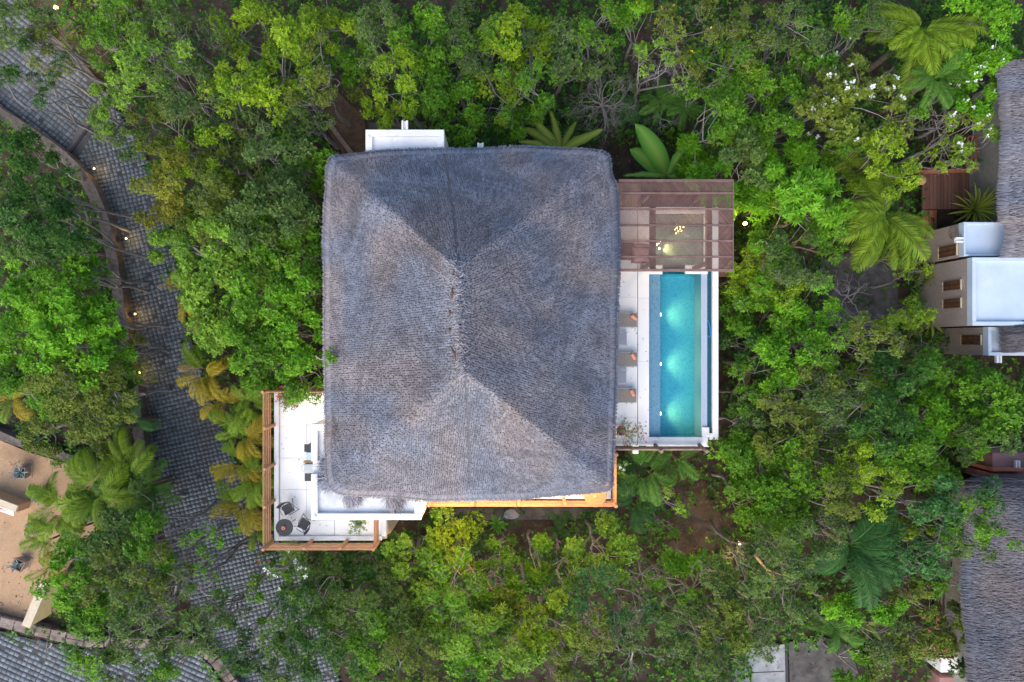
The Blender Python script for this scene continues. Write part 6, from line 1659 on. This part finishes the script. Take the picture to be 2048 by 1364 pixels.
palms = [
 (375, 590, 40, 'uplit_gold', 'areca palm with painted golden uplight spilling onto the road, upper of the roadside pair', 2.6, 15, 3, 2), (330, 565, 24, 'uplit_gold', 'small frond tuft with painted golden uplight at the road edge', 2.0, 6, 1, 2),
 (400, 745, 50, 'uplit_gold', 'green areca palm with painted golden uplight beside the middle of the cobbled road', 2.8, 18, 3, 2), (432, 800, 42, 'uplit_gold', 'areca palm with painted golden uplight below the middle of the road', 2.6, 15, 3, 2),
 (385, 655, 24, 'uplit_gold', 'small palm tuft with painted golden uplight under the pale green tree', 2.2, 6, 1, 3),
 (490, 810, 48, 'lime', 'yellow-green areca palm at the upper left terrace corner', 3.4, 18, 3, 0), (480, 870, 52, 'uplit_gold', 'large areca palm with painted golden uplight left of the terrace', 3.2, 19, 3, 0),
 (470, 925, 45, 'uplit_gold', 'areca palm with painted golden uplight left of the middle of the terrace rail', 3.0, 18, 3, 0), (505, 960, 42, 'lime', 'yellow-green areca palm touching the terrace rail', 3.4, 18, 3, 0),
 (485, 1010, 48, 'uplit_gold', 'areca palm with painted golden uplight beside the round table corner', 3.0, 18, 3, 1), (505, 1060, 38, 'lime', 'yellow-green areca palm at the lower left terrace corner', 2.6, 15, 3, 1),
 (570, 1100, 30, 'lime', 'yellow-green palm tuft just below the terrace rail', 2.2, 8, 1, 0),
 (245, 950, 62, 'lime', 'yellow-green areca palm beside the road below the grey courtyard wall', 3.2, 22, 4, 0), (180, 985, 62, 'lime', 'bright areca palm in the courtyard corner', 3.4, 22, 4, 0),
 (285, 985, 57, 'green', 'green areca palm leaning over the lower road', 3.0, 20, 4, 0), (110, 1020, 55, 'lime', 'areca palm beside the second agave planter', 2.8, 20, 4, 1),
 (170, 1060, 60, 'green', 'green areca palm in the middle of the courtyard palms', 3.2, 20, 4, 0), (100, 1075, 50, 'lime', 'areca palm above the lowest agave planter', 2.6, 18, 3, 0),
 (230, 1020, 57, 'green', 'deep green areca palm between road and courtyard', 3.4, 20, 4, 0), (90, 1140, 38, 'uplit_gold', 'golden palm fronds pointing at the courtyard beside the yellow wall', 2.4, 8, 1, 0),
 (20, 800, 40, 'uplit_gold', 'golden-green palm at the left edge above the courtyard', 3.0, 10, 1, 0), (260, 850, 40, 'dark', 'dark palm in the shade left of the lower road', 2.4, 10, 3, 0),
 (1325, 195, 42, 'green', 'green palm among the bare branches above the banana leaves', 3.0, 10, 1, 0), (1375, 215, 40, 'green', 'dark green palm right of the pale forked branch', 3.0, 10, 1, 0), (1240, 225, 34, 'dark', 'small dark palm below the bare tangle', 2.4, 9, 1, 0),
 (1290, 945, 58, 'green', 'green palm beside the lower right corner of the thatch', 3.4, 13, 3, 0), (1275, 1005, 48, 'dark', 'dark green palm right of the balcony corner', 3.0, 12, 3, 0), (1350, 920, 44, 'green', 'green palm below the pool deck railing', 2.8, 10, 3, 0),
 (1270, 925, 36, 'dark', 'dark palm under the white spout of the pool deck', 2.4, 10, 1, 0), (1120, 1060, 32, 'dark', 'small dark palm below the balcony', 1.8, 8, 1, 0),
 (1700, 320, 40, 'lime', 'dull yellow-green palm below the white-flowered tree', 4.0, 11, 1, 1), (1560, 520, 30, 'dark', 'dark palm tuft right of the pool', 2.4, 8, 1, 0),
 (1505, 730, 32, 'dark', 'small dark palm beside the pool wall', 2.4, 8, 1, 1), (1680, 1265, 46, 'green', 'green palm above the bare earth terrace', 3.0, 11, 1, 1), (1760, 1175, 40, 'dark', 'dark palm below the big dark coconut palm', 3.2, 10, 1, 0)]
for (px, py, r, kd, lb, z, n, st_, dr) in palms: palm(px, py, r, kd, lb, z, n, st_, dr)
palm(1868, 40, 95, 'lime', 'big feathery olive palm at the upper right', 5.5, 24, 1, 3, name='coconut_palm', big=True, azr=(150, 360))
palm(1880, 150, 62, 'green', 'big green palm below the feathery olive palm', 5.0, 18, 1, 3, name='coconut_palm', big=True)
palm(1792, 425, 98, 'lime', 'big golden-green palm right of the glossy star-leaved trees', 5.0, 24, 1, 3, name='coconut_palm', big=True, azr=(105, 345))
palm(1722, 1105, 95, 'dark', 'big dark coconut palm at the lower right', 5.5, 26, 1, 3, name='coconut_palm', big=True, azr=(-165, 70))

banana(1334, 350, 'banana plant with large bright green leaves above the pergola', [(126, 3.0, 1.05), (60, 2.3, .5), (147, 2.3, .95), (40, 1.9, .45), (182, 2.3, .42), (-2, 1.8, .4)], 3.0)
banana(1122, 300, 'banana plant with ragged yellow-edged leaves at the upper eave', [(136, 2.3, .5), (152, 2.3, .55), (105, 2.0, .42), (26, 2.3, .55), (62, 1.7, .42), (172, 2.2, .42)], 3.4, ((.075, .165, .014), (.26, .30, .04)))
banana(1735, 1250, 'broad-leaved plant with curled yellow-edged leaves at the lower right', [(20, .9, .4), (140, .8, .36), (260, .9, .3), (310, 1.0, .28)], 2.4, ((.03, .11, .02), (.25, .28, .06)))
dracaena(1946, 420, 52, 'spiky dracaena with yellow-green strap leaves above the pale blue roof', 1.7, 44, (.16, .33, .02), (.42, .46, .08))
dracaena(1998, 420, 30, 'dark green strap-leaved plant beside the right thatch', 1.4, 24, (.02, .11, .02), (.06, .18, .03))
dracaena(1852, 548, 32, 'small fan palm with stiff yellow-green leaves by the taupe villa', 1.8, 34, (.12, .2, .02), (.25, .3, .05), 'fan_palm', .05, 'palm')
dracaena(1862, 645, 30, 'broad yellow-leaved plant at the foot of the taupe villa', 1.6, 16, (.12, .2, .02), (.3, .32, .06), 'broadleaf_plant', .17)
dracaena(995, 1048, 22, 'small bright green rosette plant below the boulder', .9, 18, (.06, .22, .02), (.12, .3, .03), 'rosette_plant', .13)

for (px, py, rz, lb, la) in ((39, 946, -.1, 'square planter near the top of the tan courtyard with a dark saucer', 'blue-green agave in the uppermost courtyard planter'),
                         (78, 992, .25, 'square planter half hidden by the courtyard palms', 'blue-green agave in the planter beside the palms'),
                         (64, 1057, .2, 'square planter mostly under palm fronds', 'blue-green agave in the planter under palm fronds'),
                         (36, 1130, -.45, 'square planter tilted at the lower left of the courtyard', 'blue-green agave in the lowest courtyard planter')):
    planter(px, py, rz, lb); agave(px, py, la)

potted(1243, 862, 22, 'brown flower pot with pink blossoms on the pool deck', fl=(.72, .05, .12), spread=1.6, dens=12, off=(.5, -.4))
potted(577, 796, 20, 'potted shrub with pink flowers in the upper corner of the left terrace', fl=(.75, .10, .14), dens=16, spread=1.3, pal='OL')
potted(716, 1048, 18, 'small potted yellow-leaved plant on the lower terrace', fl=None, pal='YG', pot='white' , dens=8, spread=1.2)
tree(600, 790, 26, 'loose', 'G', 'thin leafy branch hanging over the upper end of the left terrace', 5.4, cat='branch', name='leafy_branch', dens=.9, root_at=(600, 750, 5.2))
for (px, py, lb) in ((1238, 930, 'white flower bush at the lower right corner of the thatch'), (1236, 965, 'pink and white flower bush right of the balcony rail')):
    tree(px, py, 14, 'round', 'LG', lb, 3.4, cat='bush', flower=(14, WHT, .08))
tree(530, 1112, 18, 'loose', 'G', 'small shrub with magenta flowers below the terrace corner', 2.2, cat='shrub', flower=(10, MAG, .08))

# ------------------------------------------------------------------ ground cover that nobody could count
def ground_cover():
    n = 60000; pts = np.stack([rng.uniform(-29.5, 29.5, n), rng.uniform(-20, 20, n)], -1)
    px = pts[:, 0] * F / H + 1024; py = 682 - pts[:, 1] * F / H; q = np.stack([px, py], -1)
    ok = np.ones(n, bool)
    roadp = [(p[0], p[1]) for p in LE + RE[::-1]]
    for poly in (roadp, C_poly, [(-90, 840), (0, 872), (60, 893), (225, 940), (236, 1010), (160, 1100), (100, 1190), (60, 1262), (-90, 1240)],
                 [(560, 790), (660, 790), (660, 320), (720, 255), (900, 255), (900, 300), (1240, 290), (1440, 380), (1440, 900), (1240, 910), (1240, 1020), (850, 1020), (790, 1060), (560, 1060)],
                 [(1885, 430), (2100, 430), (2100, 720), (1960, 720), (1885, 640)], [(1930, 100), (2100, 100), (2100, 440), (1930, 440)], [(1935, 960), (2100, 960), (2100, 1400), (1880, 1400), (1880, 1150), (1935, 1150)],
                 [(1840, 335), (1935, 335), (1935, 480), (1840, 480)], [(1495, 1290), (1575, 1284), (1700, 1284), (1716, 1345), (1690, 1400), (1495, 1400)], [(660, 180), (730, 235), (735, 330), (690, 330), (650, 250)]):
        ok &= ~pip(q, poly)
    for (cx, cy, r, keep) in ((1320, 120, 70, .15), (1400, 1055, 50, .2), (1280, 1110, 30, .3), (1715, 590, 85, .1), (430, 60, 60, .2), (690, 220, 70, .05), (1030, 1035, 60, .1), (1330, 330, 40, .3), (1640, 470, 60, .4)):
        m = (q[:, 0] - cx) ** 2 + (q[:, 1] - cy) ** 2 < r * r; ok &= ~(m & (rng.random(n) > keep))
    pts = pts[ok]; n = len(pts)
    dn = val_noise(pts[:, 0] + 40, pts[:, 1] + 40, .45, 9); k = rng.random(n) < dn * 1.7; pts, dn = pts[k], dn[k]; n = len(pts)
    c = np.concatenate([pts, (rng.random((n, 1)) ** 1.5) * 1.9 * dn[:, None] + .08], 1)
    A, B = map(np.array, PAL['DG']); G_ = np.array(PAL['G'][1])
    col = A + (B - A) * rng.random((n, 1)); col = np.where(rng.random((n, 1)) < .25, G_ * .8, col)
    V, C = leaf_rosettes(c, np.tile([0, 0, 1.0], (n, 1)) + rng.normal(0, .3, (n, 3)), 4, .23, .55, col)
    tag(link('undergrowth', np_mesh('undergrowth', V, quads(len(V) // 4), M['leaf'], C)), kind='stuff')
    n = 420; c = np.stack([np.concatenate([rng.uniform(-10.8, -8.4, n // 2), rng.uniform(4.7, 6.3, n - n // 2)]), np.concatenate([rng.uniform(-9, -2.6, n // 2), rng.uniform(-4.8, 3, n - n // 2)]), np.full(n, ZD + .012)], -1)[rng.random(n) < .22]
    V, C = leaf_rosettes(c, np.tile([0, 0, 1.0], (len(c), 1)), 1, .075, .5, np.array([.16, .13, .05]) * rng.uniform(.6, 1.6, (len(c), 1)), (1.45, 1.55), 0)
    tag(link('fallen_leaves', np_mesh('fallen_leaves', V, quads(len(V) // 4), M['leaf'], C)), kind='stuff')
    n = 16000; c = np.stack([rng.uniform(-29, 29, n), rng.uniform(-20, 20, n), np.full(n, .0)], -1)
    q = np.stack([c[:, 0] * F / H + 1024, 682 - c[:, 1] * F / H], -1); k = ~pip(q, roadp) & ~pip(q, C_poly); onroad = ~k & (rng.random(n) < .06); k = k | onroad
    c[onroad, 2] = .075; c[~onroad, 2] = rng.uniform(-.03, .05, (~onroad).sum()); c = c[k]; n = len(c)
    cA, cB = np.array((.10, .06, .035)), np.array((.26, .17, .10)); col = cA + (cB - cA) * rng.random((n, 1)) ** 1.6
    V, C = leaf_rosettes(c, np.tile([0, 0, 1.0], (n, 1)), 2, .11, .5, col, (1.2, 1.55), .02)
    tag(link('leaf_litter', np_mesh('leaf_litter', V, quads(len(V) // 4), M['leaf'], C)), kind='stuff')
ground_cover()
print('leaves', LEAVES[0], 'objects', len(bpy.data.objects))
